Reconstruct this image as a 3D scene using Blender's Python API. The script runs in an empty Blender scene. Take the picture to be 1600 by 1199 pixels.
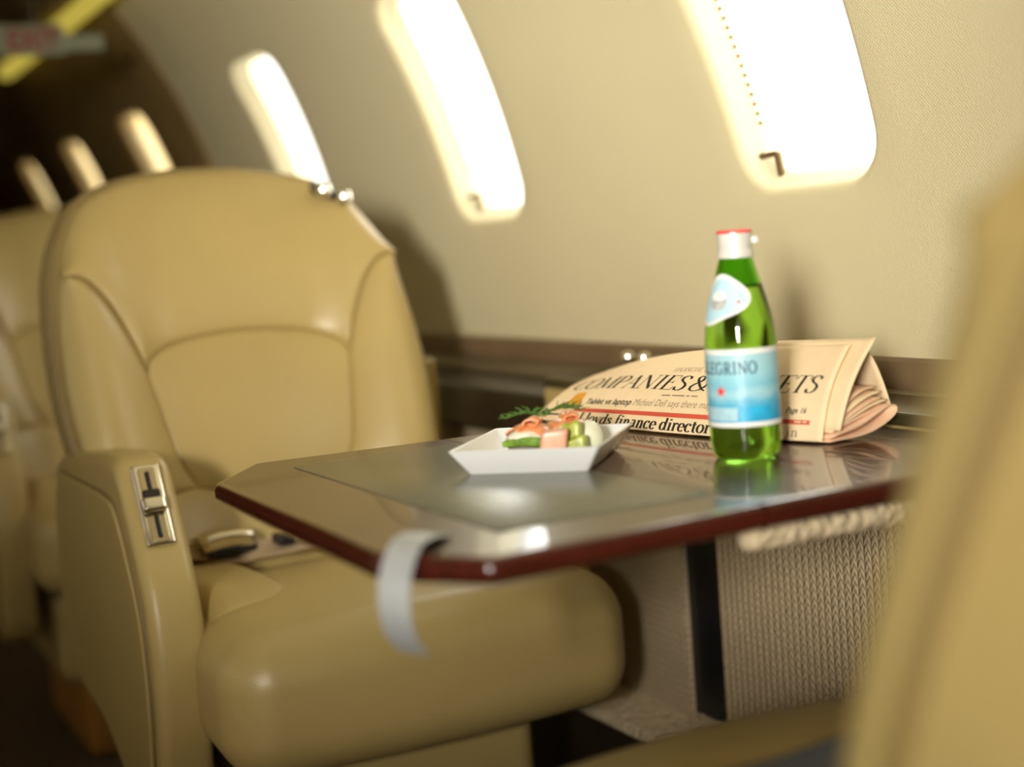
import bpy, bmesh, math, random
import numpy as np
from mathutils import Vector, Matrix

random.seed(7)
PI = math.pi
scene = bpy.context.scene
COL = scene.collection

# ------------------------------------------------------------------ camera
cam_d = bpy.data.cameras.new('camera')
cam_d.sensor_fit = 'HORIZONTAL'
cam_d.sensor_width = 53.7
cam_d.lens = 80.0
cam_d.clip_start = 0.05
cam_d.dof.use_dof = True
cam_d.dof.focus_distance = 1.53
cam_d.dof.aperture_fstop = 2.8
cam_d.dof.aperture_blades = 7
cam = bpy.data.objects.new('camera', cam_d)
COL.objects.link(cam)
M3 = Matrix(((0.88889458, 0.10871489, -0.44502529),
             (-0.45202004, 0.0502452, -0.89059155),
             (-0.07446018, 0.99280234, 0.093804)))
cam.matrix_world = Matrix.Translation((0, 0, 0.905)) @ M3.to_4x4()
scene.camera = cam

# ------------------------------------------------------------------ exposure, world
scene.view_settings.view_transform = 'Standard'
scene.view_settings.look = 'None'
scene.view_settings.gamma = 1.0
scene.view_settings.use_curve_mapping = False
scene.view_settings.exposure = 0.15
scene.cycles.use_denoising = True
scene.cycles.max_bounces = 10
scene.cycles.diffuse_bounces = 5
scene.cycles.transparent_max_bounces = 12
scene.cycles.caustics_reflective = False
scene.cycles.caustics_refractive = False
scene.cycles.sample_clamp_indirect = 6.0

world = bpy.data.worlds.new('daylight')
scene.world = world
world.use_nodes = True
bg = world.node_tree.nodes['Background']
bg.inputs['Color'].default_value = (1.0, 0.98, 0.94, 1)
bg.inputs['Strength'].default_value = 3.0


def area(name, loc, direction, sx, sy, power, col):
    d = bpy.data.lights.new(name, 'AREA')
    d.shape = 'RECTANGLE'
    d.size, d.size_y = sx, sy
    d.energy = power
    d.color = col
    o = bpy.data.objects.new(name, d)
    COL.objects.link(o)
    o.location = loc
    o.rotation_euler = Vector(direction).to_track_quat('-Z', 'Y').to_euler()
    return o


# cabin section: circle
CX, CZ, R = -0.11, 0.75, 1.22
WIN_Y = [1.400, 2.220, 3.040, 4.120, 4.940, 5.760]     # window centres along the cabin
WIN_S = 0.3865                                     # arc coordinate of the window centre
WIN_HW, WIN_HS = 0.118, 0.193
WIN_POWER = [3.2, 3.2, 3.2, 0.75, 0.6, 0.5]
# daylight outside every window on the right side, and at assumed, unseen windows on the left
for i, y in enumerate(WIN_Y):
    th = WIN_S / R
    p = (CX + (R + 0.16) * math.cos(th), y, CZ + (R + 0.16) * math.sin(th))
    area('daylight_right', p, (-math.cos(th), 0, -math.sin(th)), 0.50, 0.42, WIN_POWER[i], (1.0, 0.97, 0.90))
for y in WIN_Y[:3]:
    th = WIN_S / R
    p = (CX - (R + 0.16) * math.cos(th), y, CZ + (R + 0.16) * math.sin(th))
    area('assumed_daylight_left', p, (math.cos(th), 0, -math.sin(th)), 0.50, 0.42, 0.3, (1.0, 0.97, 0.90))
# key light assumed behind the camera, set in an added, unseen doorway
key_light = area('assumed_key_light', (-1.47, -1.20, 1.20), (0.40, 0.917, -0.05), 0.50, 0.60, 62, (1.0, 0.95, 0.84))
key_light.data.spread = math.radians(60)


# ------------------------------------------------------------------ object helpers
def link(name, me, mats, parent=None, smooth=35, loc=None):
    if isinstance(me, bmesh.types.BMesh):
        bm = me
        bmesh.ops.recalc_face_normals(bm, faces=bm.faces)
        if smooth:
            ang = math.radians(smooth)
            for f in bm.faces:
                f.smooth = len(f.verts) <= 4      # large flat caps keep their own normal
            for e in bm.edges:
                if len(e.link_faces) == 2:
                    e.smooth = e.calc_face_angle(0) < ang
        me = bpy.data.meshes.new(name)
        bm.to_mesh(me)
        bm.free()
    if not isinstance(mats, (list, tuple)):
        mats = [mats]
    for m in mats:
        me.materials.append(m)
    o = bpy.data.objects.new(name, me)
    COL.objects.link(o)
    if parent is not None:
        o.parent = parent
    if loc is not None:
        o.location = loc
    return o


def thing(name, label, cat, loc=(0, 0, 0), rz=0.0, group=None):
    o = bpy.data.objects.new(name, None)
    o.empty_display_size = 0.05
    COL.objects.link(o)
    o.location = loc
    o.rotation_euler = (0, 0, rz)
    return tag(o, label, cat, group)


def tag(o, label, cat, group=None):
    o['label'] = label
    o['category'] = cat
    if group:
        o['group'] = group
    return o


def struct(o, label=None):
    o['kind'] = 'structure'
    if label:
        o['label'] = label
    return o


def grid(bm, P, close_u=False, close_v=False, mat=0):
    """P[i][j] of points -> quads"""
    n, m = len(P), len(P[0])
    V = [[bm.verts.new(p) for p in row] for row in P]
    for i in range(n if close_u else n - 1):
        for j in range(m if close_v else m - 1):
            a, b = V[i][j], V[(i + 1) % n][j]
            c, d = V[(i + 1) % n][(j + 1) % m], V[i][(j + 1) % m]
            if len({a, b, c, d}) == 4:
                f = bm.faces.new((a, b, c, d))
                f.material_index = mat
    return V


def lathe(bm, prof, n=40, center=(0, 0, 0), cap0=True, cap1=True, mat=0):
    rows = []
    for r, z in prof:
        rows.append([(center[0] + r * math.cos(2 * PI * k / n), center[1] + r * math.sin(2 * PI * k / n), center[2] + z)
                     for k in range(n)])
    V = grid(bm, rows, close_v=True, mat=mat)
    if cap0:
        bm.faces.new(list(reversed(V[0]))).material_index = mat
    if cap1:
        bm.faces.new(V[-1]).material_index = mat
    return V


def tube(bm, pts, r, n=10, caps=True, mat=0):
    pts = [Vector(p) for p in pts]
    rs = r if isinstance(r, (list, tuple)) else [r] * len(pts)
    rows = []
    up = Vector((0, 0, 1))
    for i, p in enumerate(pts):
        t = (pts[min(i + 1, len(pts) - 1)] - pts[max(i - 1, 0)]).normalized()
        if abs(t.dot(up)) > 0.95:
            up = Vector((1, 0, 0))
        a = t.cross(up).normalized()
        b = a.cross(t).normalized()
        up = b
        rows.append([p + rs[i] * (math.cos(2 * PI * k / n) * a + math.sin(2 * PI * k / n) * b) for k in range(n)])
    V = grid(bm, rows, close_v=True, mat=mat)
    if caps:
        bm.faces.new(list(reversed(V[0]))).material_index = mat
        bm.faces.new(V[-1]).material_index = mat


def rbox(bm, c, s, r, n=4, m=4, warp=None, mat=0):
    """rounded box: centre c, half sizes s, radius r"""
    def coords(h):
        a = h - r
        L = [-h + r * k / m for k in range(m)]
        L += [-a + 2 * a * k / n for k in range(n)]
        L += [a + r * k / m for k in range(m + 1)]
        return L
    X, Y, Z = coords(s[0]), coords(s[1]), coords(s[2])
    cache = {}

    def vert(x, y, z):
        key = (round(x, 6), round(y, 6), round(z, 6))
        if key in cache:
            return cache[key]
        q = Vector((x, y, z))
        inn = Vector([max(-(h - r), min(h - r, k)) for k, h in zip(q, s)])
        d = q - inn
        if d.length > 1e-9:
            # equalise the corner spacing
            d = Vector([math.copysign(math.tan(abs(k) / r * PI / 4), k) for k in d]) * r
            q = inn + d.normalized() * r
        if warp:
            q = Vector(warp(q.x, q.y, q.z))
        v = bm.verts.new(Vector(c) + q)
        cache[key] = v
        return v

    def face(U, W, f):
        for i in range(len(U) - 1):
            for j in range(len(W) - 1):
                vs = [f(U[i], W[j]), f(U[i + 1], W[j]), f(U[i + 1], W[j + 1]), f(U[i], W[j + 1])]
                if len(set(vs)) == 4:
                    bm.faces.new(vs).material_index = mat
    for sg in (-1, 1):
        face(X, Y, lambda a, b: vert(a, b, sg * s[2]))
        face(X, Z, lambda a, b: vert(a, sg * s[1], b))
        face(Y, Z, lambda a, b: vert(sg * s[0], a, b))


def spline(pts, n=8, closed=False):
    pts = [Vector(p) for p in pts]
    out = []
    N = len(pts)
    segs = N if closed else N - 1
    for i in range(segs):
        p1, p2 = pts[i], pts[(i + 1) % N]
        p0 = pts[(i - 1) % N] if (closed or i > 0) else p1 * 2 - p2
        p3 = pts[(i + 2) % N] if (closed or i + 2 < N) else p2 * 2 - p1
        for k in range(n):
            t = k / n
            out.append(0.5 * ((2 * p1) + (p2 - p0) * t + (2 * p0 - 5 * p1 + 4 * p2 - p3) * t * t
                              + (3 * p1 - p0 - 3 * p2 + p3) * t ** 3))
    if not closed:
        out.append(pts[-1])
    return out


def inset_poly(pts, d):
    """move a closed 2D polygon inwards by d"""
    n = len(pts)
    A = sum(pts[i][0] * pts[(i + 1) % n][1] - pts[(i + 1) % n][0] * pts[i][1] for i in range(n))
    sg = 1 if A > 0 else -1
    out = []
    for i in range(n):
        p0, p1, p2 = Vector(pts[i - 1]).to_2d(), Vector(pts[i]).to_2d(), Vector(pts[(i + 1) % n]).to_2d()
        a, b = (p1 - p0), (p2 - p1)
        if a.length < 1e-9:
            a = b
        if b.length < 1e-9:
            b = a
        na, nb = Vector((-a.y, a.x)).normalized(), Vector((-b.y, b.x)).normalized()
        nn = na + nb
        if nn.length < 1e-6:
            nn = na
        nn.normalize()
        k = max(0.45, nn.dot(na))
        out.append(p1 + nn * (sg * d / k))
    return out


def slab(bm, outline, t0, t1, r, put, seg=4, mats=(0, 0)):
    """outline (2D) extruded from t0 to t1 with rounded rims; put(a,b,t)->3D; mats=(caps, rim)"""
    rings = []
    for k in range(seg + 1):
        a = k / seg * PI / 2
        rings.append((r * (1 - math.sin(a)), t0 + r * (1 - math.cos(a))))
    rings = rings + [(i, t0 + t1 - t) for i, t in reversed(rings)]
    rows = [[put(p[0], p[1], t) for p in inset_poly(outline, i)] for i, t in rings]
    V = grid(bm, rows, close_v=True, mat=mats[1])
    bm.faces.new(list(reversed(V[0]))).material_index = mats[0]
    bm.faces.new(V[-1]).material_index = mats[0]


def box(bm, lo, hi, mat=0):
    x0, y0, z0 = lo
    x1, y1, z1 = hi
    v = [bm.verts.new(p) for p in ((x0, y0, z0), (x1, y0, z0), (x1, y1, z0), (x0, y1, z0),
                                   (x0, y0, z1), (x1, y0, z1), (x1, y1, z1), (x0, y1, z1))]
    for q in ((0, 3, 2, 1), (4, 5, 6, 7), (0, 1, 5, 4), (1, 2, 6, 5), (2, 3, 7, 6), (3, 0, 4, 7)):
        bm.faces.new([v[k] for k in q]).material_index = mat


def smoothstep(a, b, x):
    t = max(0.0, min(1.0, (x - a) / (b - a)))
    return t * t * (3 - 2 * t)


# ------------------------------------------------------------------ materials
class NT:
    def __init__(self, name):
        self.m = bpy.data.materials.new(name)
        self.m.use_nodes = True
        self.t = self.m.node_tree
        self.b = self.t.nodes['Principled BSDF']
        self.out = self.t.nodes['Material Output']

    def n(self, typ, **kw):
        nd = self.t.nodes.new(typ)
        for k, v in kw.items():
            setattr(nd, k, v)
        return nd

    def l(self, a, b):
        self.t.links.new(a, b)

    def math(self, op, a, b=None, c=None):
        nd = self.n('ShaderNodeMath', operation=op)
        for i, x in enumerate((a, b, c)):
            if x is None:
                continue
            if isinstance(x, (int, float)):
                nd.inputs[i].default_value = x
            else:
                self.l(x, nd.inputs[i])
        return nd.outputs[0]

    def coord(self):
        return self.n('ShaderNodeTexCoord').outputs['Object']

    def noise(self, vec, scale, detail=4, rough=0.5):
        nd = self.n('ShaderNodeTexNoise')
        nd.inputs['Scale'].default_value = scale
        nd.inputs['Detail'].default_value = detail
        nd.inputs['Roughness'].default_value = rough
        self.l(vec, nd.inputs['Vector'])
        return nd.outputs['Fac']

    def ramp(self, fac, stops):
        nd = self.n('ShaderNodeValToRGB')
        el = nd.color_ramp.elements
        while len(el) < len(stops):
            el.new(0.5)
        for e, (p, c) in zip(el, stops):
            e.position = p
            e.color = (*c, 1)
        self.l(fac, nd.inputs[0])
        return nd.outputs[0]

    def bump(self, h, strength, dist):
        nd = self.n('ShaderNodeBump')
        nd.inputs['Strength'].default_value = strength
        nd.inputs['Distance'].default_value = dist
        self.l(h, nd.inputs['Height'])
        self.l(nd.outputs[0], self.b.inputs['Normal'])

    def set(self, **kw):
        for k, v in kw.items():
            s = self.b.inputs[k.replace('_', ' ')]
            s.default_value = (*v, 1) if isinstance(v, tuple) and len(v) == 3 else v
        return self.m


def simple(name, col, rough=0.5, metal=0.0, spec=0.5, coat=0.0, var=0.08, nscale=14.0, bump=None):
    t = NT(name)
    v = t.coord()
    f = t.noise(v, nscale)
    lo = tuple(c * (1 - var) for c in col)
    hi = tuple(min(1, c * (1 + var)) for c in col)
    t.l(t.ramp(f, [(0.3, lo), (0.7, hi)]), t.b.inputs['Base Color'])
    t.set(Roughness=rough, Metallic=metal, Specular_IOR_Level=spec, Coat_Weight=coat, Coat_Roughness=0.08)
    if bump:
        t.bump(t.noise(v, bump[0], 3), bump[1], bump[2])
    return t.m


def leather(name, col, rough=0.40):
    t = NT(name)
    v = t.coord()
    f = t.noise(v, 5.0, 3)
    t.l(t.ramp(f, [(0.3, tuple(c * 0.95 for c in col)), (0.7, tuple(c * 1.05 for c in col))]), t.b.inputs['Base Color'])
    vo = t.n('ShaderNodeTexVoronoi')
    vo.inputs['Scale'].default_value = 420
    t.l(v, vo.inputs['Vector'])
    wr = t.noise(v, 26, 3, 0.6)
    h = t.math('ADD', t.math('MULTIPLY', vo.outputs['Distance'], 0.12), wr)
    t.bump(h, 0.22, 0.004)
    t.set(Roughness=rough, Specular_IOR_Level=0.5)
    return t.m


LEATHER = leather('tan_leather', (0.40, 0.297, 0.112))
LEATHER_PIPING = leather('tan_leather_piping', (0.20, 0.14, 0.05), 0.5)
CHROME = simple('polished_chrome', (0.82, 0.78, 0.70), 0.08, 1.0, var=0.02)
BLACK = simple('black_plastic', (0.008, 0.008, 0.009), 0.35, var=0.1)
DARK_METAL = simple('dark_metal', (0.05, 0.045, 0.04), 0.3, 0.8)
WEBBING = simple('beige_webbing', (0.42, 0.31, 0.19), 0.8, bump=(900, 0.3, 0.001))

# wall fabric: very fine woven vinyl
t = NT('cream_wall_fabric')
v = t.coord()
f = t.noise(v, 2.2, 3)
t.l(t.ramp(f, [(0.3, (0.61, 0.54, 0.34)), (0.7, (0.65, 0.575, 0.365))]), t.b.inputs['Base Color'])
sep = t.n('ShaderNodeSeparateXYZ')
t.l(v, sep.inputs[0])
a1 = t.math('SINE', t.math('MULTIPLY', sep.outputs['Y'], 1500.0))
a2 = t.math('SINE', t.math('MULTIPLY', sep.outputs['Z'], 1300.0))
h = t.math('ADD', t.math('MULTIPLY', a1, a2), t.math('MULTIPLY', t.noise(v, 350, 2), 3.0))
t.bump(h, 0.25, 0.0008)
WALL = t.set(Roughness=0.75, Specular_IOR_Level=0.25)

CEIL = simple('headliner_fabric', (0.58, 0.50, 0.34), 0.85, var=0.04)
REVEAL = simple('cream_window_surround', (0.60, 0.54, 0.36), 0.5, var=0.03)
AFT_WALL = simple('dim_aft_brown', (0.26, 0.17, 0.06), 0.6, var=0.15, nscale=6)  # dim light of the aft cabin is put into this darker brown
CARPET = simple('brown_carpet', (0.10, 0.055, 0.02), 0.95, var=0.3, nscale=300, bump=(700, 0.6, 0.003))
BROWN_SILL = simple('brown_sill_leather', (0.16, 0.105, 0.055), 0.5, var=0.1)
GREY_STRIP = simple('taupe_strip', (0.24, 0.19, 0.115), 0.4, var=0.06)
LEDGE_TOP = simple('olive_ledge_veneer', (0.045, 0.036, 0.014), 0.22, var=0.2, nscale=8)
LEDGE_FACE = simple('espresso_veneer', (0.022, 0.014, 0.008), 0.35, var=0.2, nscale=20)
WARM_LIT_BASE = simple('warm_lit_pedestal', (0.33, 0.16, 0.025), 0.45, var=0.15)  # gold tone carries the warm floor light on the pedestal


def wood(name, c0, c1, rough, coat):
    t = NT(name)
    v = t.coord()
    mp = t.n('ShaderNodeMapping')
    mp.inputs['Scale'].default_value = (5.0, 70.0, 30.0)
    t.l(v, mp.inputs['Vector'])
    f = t.noise(mp.outputs[0], 1.6, 5, 0.6)
    t.l(t.ramp(f, [(0.30, c0), (0.70, c1)]), t.b.inputs['Base Color'])
    t.set(Roughness=rough, Coat_Weight=coat, Coat_Roughness=0.04, Specular_IOR_Level=0.25)
    return t.m


TABLE_WOOD = wood('polished_dark_mahogany', (0.050, 0.024, 0.011), (0.080, 0.040, 0.019), 0.32, 0.50)
TABLE_EDGE = wood('red_mahogany_edge', (0.036, 0.006, 0.003), (0.066, 0.011, 0.006), 0.22, 0.8)
INLAY = simple('grey_green_leather_inlay', (0.11, 0.11, 0.072), 0.26, spec=0.6, var=0.10, nscale=60, bump=(500, 0.08, 0.001))

# chunky woven wool: rows of plaits running up the panel
t = NT('woven_wool')
v = t.coord()
sep = t.n('ShaderNodeSeparateXYZ')
t.l(v, sep.inputs[0])
u = t.math('MULTIPLY', sep.outputs['Y'], 1 / 0.0118)
fr = t.math('FRACT', u)
tri = t.math('ABSOLUTE', t.math('SUBTRACT', fr, 0.5))
w = t.math('FRACT', t.math('ADD', t.math('MULTIPLY', sep.outputs['Z'], 1 / 0.0095), t.math('MULTIPLY', tri, 1.3)))
col_h = t.math('SINE', t.math('MULTIPLY', fr, PI))
row_h = t.math('SINE', t.math('MULTIPLY', w, PI))
h = t.math('MULTIPLY', t.math('POWER', col_h, 0.6), t.math('ADD', t.math('MULTIPLY', row_h, 0.7), 0.3))
h2 = t.math('ADD', h, t.math('MULTIPLY', t.noise(v, 260, 3), 0.75))
t.l(t.ramp(h2, [(0.1, (0.27, 0.20, 0.115)), (0.9, (0.47, 0.365, 0.23))]), t.b.inputs['Base Color'])
t.bump(h2, 0.65, 0.005)
WOVEN = t.set(Roughness=0.95, Specular_IOR_Level=0.1)

t = NT('nubby_wool')
v = t.coord()
vo = t.n('ShaderNodeTexVoronoi')
vo.inputs['Scale'].default_value = 130
t.l(v, vo.inputs['Vector'])
h = t.math('ADD', t.math('MULTIPLY', vo.outputs['Distance'], -1.0), t.math('MULTIPLY', t.noise(v, 500, 2), 0.3))
t.l(t.ramp(t.noise(v, 160, 3), [(0.3, (0.52, 0.41, 0.26)), (0.7, (0.70, 0.57, 0.38))]), t.b.inputs['Base Color'])
t.bump(h, 0.8, 0.006)
NUBBY = t.set(Roughness=0.95, Specular_IOR_Level=0.1)

PORCELAIN = simple('white_porcelain', (0.80, 0.81, 0.82), 0.12, coat=0.5, var=0.01)
PAPER = simple('salmon_newsprint', (0.86, 0.67, 0.42), 0.9, spec=0.15, var=0.03, nscale=60)
PAPER_EDGE = simple('salmon_newsprint_inside', (0.78, 0.52, 0.34), 0.9, spec=0.15, var=0.05, nscale=60)
INK = simple('black_ink', (0.035, 0.030, 0.022), 0.85, spec=0.1)
INK_GREY = simple('grey_ink', (0.30, 0.23, 0.15), 0.85, spec=0.1)
INK_RED = simple('red_ink', (0.62, 0.10, 0.06), 0.85, spec=0.1)
INK_PALE = simple('pale_ink', (0.80, 0.42, 0.28), 0.85, spec=0.1)
INK_ORANGE = simple('orange_ink', (0.72, 0.34, 0.03), 0.85, spec=0.1, var=0.3, nscale=70)
INK_BROWN = simple('brown_ink', (0.24, 0.16, 0.09), 0.85, spec=0.1, var=0.4, nscale=120)
TAPE = simple('silver_grey_ribbon', (0.46, 0.48, 0.50), 0.38, metal=0.25, var=0.06, nscale=40)
RED_PAINT = simple('red_sign_paint', (0.22, 0.006, 0.005), 0.5)
SIGN_WHITE = simple('pale_green_sign_plastic', (0.18, 0.19, 0.13), 0.4, var=0.03)


# ------------------------------------------------------------------ cabin shell
def wall_pt(y, s, d, side=1):
    th = s / R
    return (CX + side * (R + d) * math.cos(th), y, CZ + (R + d) * math.sin(th))


def rr(hw, hs, r, n=9, m=0):
    """rounded rectangle outline in (y, s)"""
    pts = []
    for cx, cy, a0 in ((hw - r, hs - r, 0), (-(hw - r), hs - r, 90), (-(hw - r), -(hs - r), 180), (hw - r, -(hs - r), 270)):
        for k in range(n):
            a = math.radians(a0 + 90 * k / (n - 1))
            pts.append((cx + r * math.cos(a), cy + r * math.sin(a)))
    if m:
        out = []
        for k, p in enumerate(pts):
            out.append(p)
            if k % n == n - 1:
                q = pts[(k + 1) % len(pts)]
                out += [(p[0] + (q[0] - p[0]) * j / m, p[1] + (q[1] - p[1]) * j / m) for j in range(1, m)]
        pts = out
    return pts


def win_pt(yc, p, q, d, side=1):
    """point on a window's outline; the openings widen a little towards the top on their aft side"""
    tp = 0.044 * max(0.0, p / WIN_HW) * min(1.0, max(0.0, (q + WIN_HS * 0.8) / (2 * WIN_HS)))
    return wall_pt(yc + p + tp, WIN_S + q, d, side)


S_LOW = -0.005
S_TOP = 1.42


def wall_cells(bm, cells, side=1, mat=0):
    """cells: list of (y0, y1, window centre or None)"""
    for y0, y1, yc in cells:
        if yc is None:
            cuts = [S_LOW + (WIN_S - 0.36 - S_LOW) * k / 3 for k in range(3)]
            cuts += [WIN_S - 0.36] + [WIN_S - 0.3596 + 0.7192 * k / 8 for k in range(9)] + [WIN_S + 0.36]
            cuts += [WIN_S + 0.36 + (S_TOP - WIN_S - 0.36) * k / 12 for k in range(1, 13)]
            grid(bm, [[wall_pt(y, q, 0, side) for q in cuts] for y in (y0, y1)], mat=mat)
            continue
        s0, s1 = WIN_S - 0.36, WIN_S + 0.36
        for a, b, ns in ((S_LOW, s0, 3), (s1, S_TOP, 12)):
            grid(bm, [[wall_pt(y0 + (y1 - y0) * q / 8, a + (b - a) * k / ns, 0, side) for k in range(ns + 1)] for q in range(9)], mat=mat)
        rows = []
        # soft rolled rim going outwards
        for k in range(6):
            a = k / 5 * PI / 2
            off = 0.014 * (1 - math.sin(a))
            d = 0.014 * (1 - math.cos(a))
            rows.append([win_pt(yc, p, q, d, side) for p, q in rr(WIN_HW + off, WIN_HS + off, 0.055 + off, 9, 8)])
        rows.reverse()              # from deep to surface
        base = rr(WIN_HW + 0.014, WIN_HS + 0.014, 0.069, 9, 8)
        outer = rr((y1 - y0) / 2, 0.36, 0.0004, 9, 8)
        NR = 7
        for k in range(1, NR + 1):
            f = k / NR
            row = []
            for (p, q), (P, Q) in zip(base, outer):
                a, b = Vector(win_pt(yc, p, q, 0, side)), Vector(wall_pt(yc + P, WIN_S + Q, 0, side))
                y = a.y * (1 - f) + b.y * f
                row.append(wall_pt(y, WIN_S + q * (1 - f) + Q * f, 0, side))
            rows.append(row)
        grid(bm, rows, close_v=True, mat=mat)


Y0, YARCH, Y1 = -2.3, 3.60, 7.2
h = 0.41
front_cells = [(Y0, 0.175, None), (0.175, WIN_Y[0] - h, None)] + [(y - h, y + h, y) for y in WIN_Y[:3]] + [(WIN_Y[2] + h, YARCH, None)]
aft_cells = [(YARCH, WIN_Y[3] - h, None)] + [(y - h, y + h, y) for y in WIN_Y[3:]] + [(WIN_Y[5] + h, Y1, None)]

bm = bmesh.new()
wall_cells(bm, front_cells)
bmesh.ops.remove_doubles(bm, verts=bm.verts, dist=0.0008)
struct(link('wall_right', bm, WALL, smooth=50), 'cream fabric cabin sidewall with oval windows')
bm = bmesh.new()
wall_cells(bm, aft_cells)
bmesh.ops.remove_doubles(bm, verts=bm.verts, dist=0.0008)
struct(link('wall_right_aft', bm, AFT_WALL, smooth=50), 'aft cabin sidewall, its dimness put into a darker brown')

bm = bmesh.new()
left_cells = [(Y0, -1.65, None), (-0.75, 0.3, None), (0.3, WIN_Y[0] - h, None)] + [(y - h, y + h, y) for y in WIN_Y[:3]] + [(WIN_Y[2] + h, YARCH, None)]
wall_cells(bm, left_cells, -1)
# above the unseen doorway, added for the assumed key light
grid(bm, [[wall_pt(y, 1.02 + (S_TOP - 1.02) * k / 8, 0, -1) for k in range(9)] for y in (-1.65, -0.75)])
bmesh.ops.remove_doubles(bm, verts=bm.verts, dist=0.0008)
struct(link('wall_left', bm, WALL, smooth=50))
bm = bmesh.new()
wall_cells(bm, [(YARCH, Y1, None)], -1)
struct(link('wall_left_aft', bm, AFT_WALL, smooth=50))

# ceiling between the two sidewalls
bm = bmesh.new()
th0 = S_TOP / R
grid(bm, [[(CX + R * math.cos(th0 + (PI - 2 * th0) * k / 16), y, CZ + R * math.sin(th0 + (PI - 2 * th0) * k / 16)) for k in range(17)] for y in (Y0, YARCH)])
struct(link('ceiling', bm, CEIL))
bm = bmesh.new()
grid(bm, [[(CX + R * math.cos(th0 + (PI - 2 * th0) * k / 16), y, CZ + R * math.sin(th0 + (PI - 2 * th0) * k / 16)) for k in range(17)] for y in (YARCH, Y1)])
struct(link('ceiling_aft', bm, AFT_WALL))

# lower sidewalls and floor
bm = bmesh.new()
prof = [(1.109, 0.746), (1.10, 0.62), (1.075, 0.45), (1.03, 0.25), (0.95, 0.0)]
grid(bm, [[(x, y, z) for x, z in prof] for y in (Y0, Y1)])
struct(link('wall_right_lower', bm, LEDGE_FACE))
bm = bmesh.new()
grid(bm, [[(2 * CX - x, y, z) for x, z in prof] for y in (Y0, -1.65)])
grid(bm, [[(2 * CX - x, y, z) for x, z in prof] for y in (-0.75, Y1)])
struct(link('wall_left_lower', bm, WALL))
bm = bmesh.new()
box(bm, (-1.35, Y0, -0.04), (1.13, Y1, 0.0))
struct(link('floor', bm, CARPET))
for nm, y, m in (('wall_front', Y0, WALL), ('wall_rear', Y1, AFT_WALL)):
    bm = bmesh.new()
    box(bm, (-1.36, y - 0.02 if y < 0 else y, -0.04), (1.14, y if y < 0 else y + 0.02, 2.0))
    struct(link(nm, bm, m))

bm = bmesh.new()  # unseen stepped blocks, added to keep the assumed key light off armrest and aft seat
box(bm, (-0.95, -0.40, 0.0), (-0.80, -0.30, 1.11))
box(bm, (-0.80, -0.39, 0.0), (-0.55, -0.31, 0.97))
box(bm, (-1.25, -0.42, 0.0), (-0.95, -0.28, 1.62))
struct(link('added_light_blocker', bm, WALL), 'unseen stepped blocks added to shade the seats')

# slim dark arch drawn in for the shadow where the aft cabin begins
bm = bmesh.new()
rows = []
for k in range(49):
    th = -0.02 + (PI + 0.04) * k / 48
    rows.append([(CX + r * math.cos(th), y, CZ + r * math.sin(th)) for r, y in ((R + 0.01, YARCH - 0.004), (R - 0.006, YARCH), (R - 0.010, YARCH + 0.02), (R - 0.010, YARCH + 0.10), (R + 0.01, YARCH + 0.11))])
grid(bm, rows)
struct(link('trim_1', bm, AFT_WALL), 'slim dark arch drawn in for the shadow where the aft cabin begins')

# ------------------------------------------------------------------ windows
t = NT('window_pane')
tr = t.n('ShaderNodeBsdfTransparent')
tr.inputs['Color'].default_value = (0.96, 0.97, 0.96, 1)
gl = t.n('ShaderNodeBsdfGlossy')
gl.inputs['Roughness'].default_value = 0.02
mx = t.n('ShaderNodeMixShader')
mx.inputs[0].default_value = 0.05
t.l(tr.outputs[0], mx.inputs[1])
t.l(gl.outputs[0], mx.inputs[2])
t.l(mx.outputs[0], t.out.inputs['Surface'])
PANE = t.m
t = NT('drawn_shade')
tl = t.n('ShaderNodeBsdfTranslucent')
tl.inputs['Color'].default_value = (0.75, 0.56, 0.28, 1)
t.l(tl.outputs[0], t.out.inputs['Surface'])
SHADE = t.m


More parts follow.
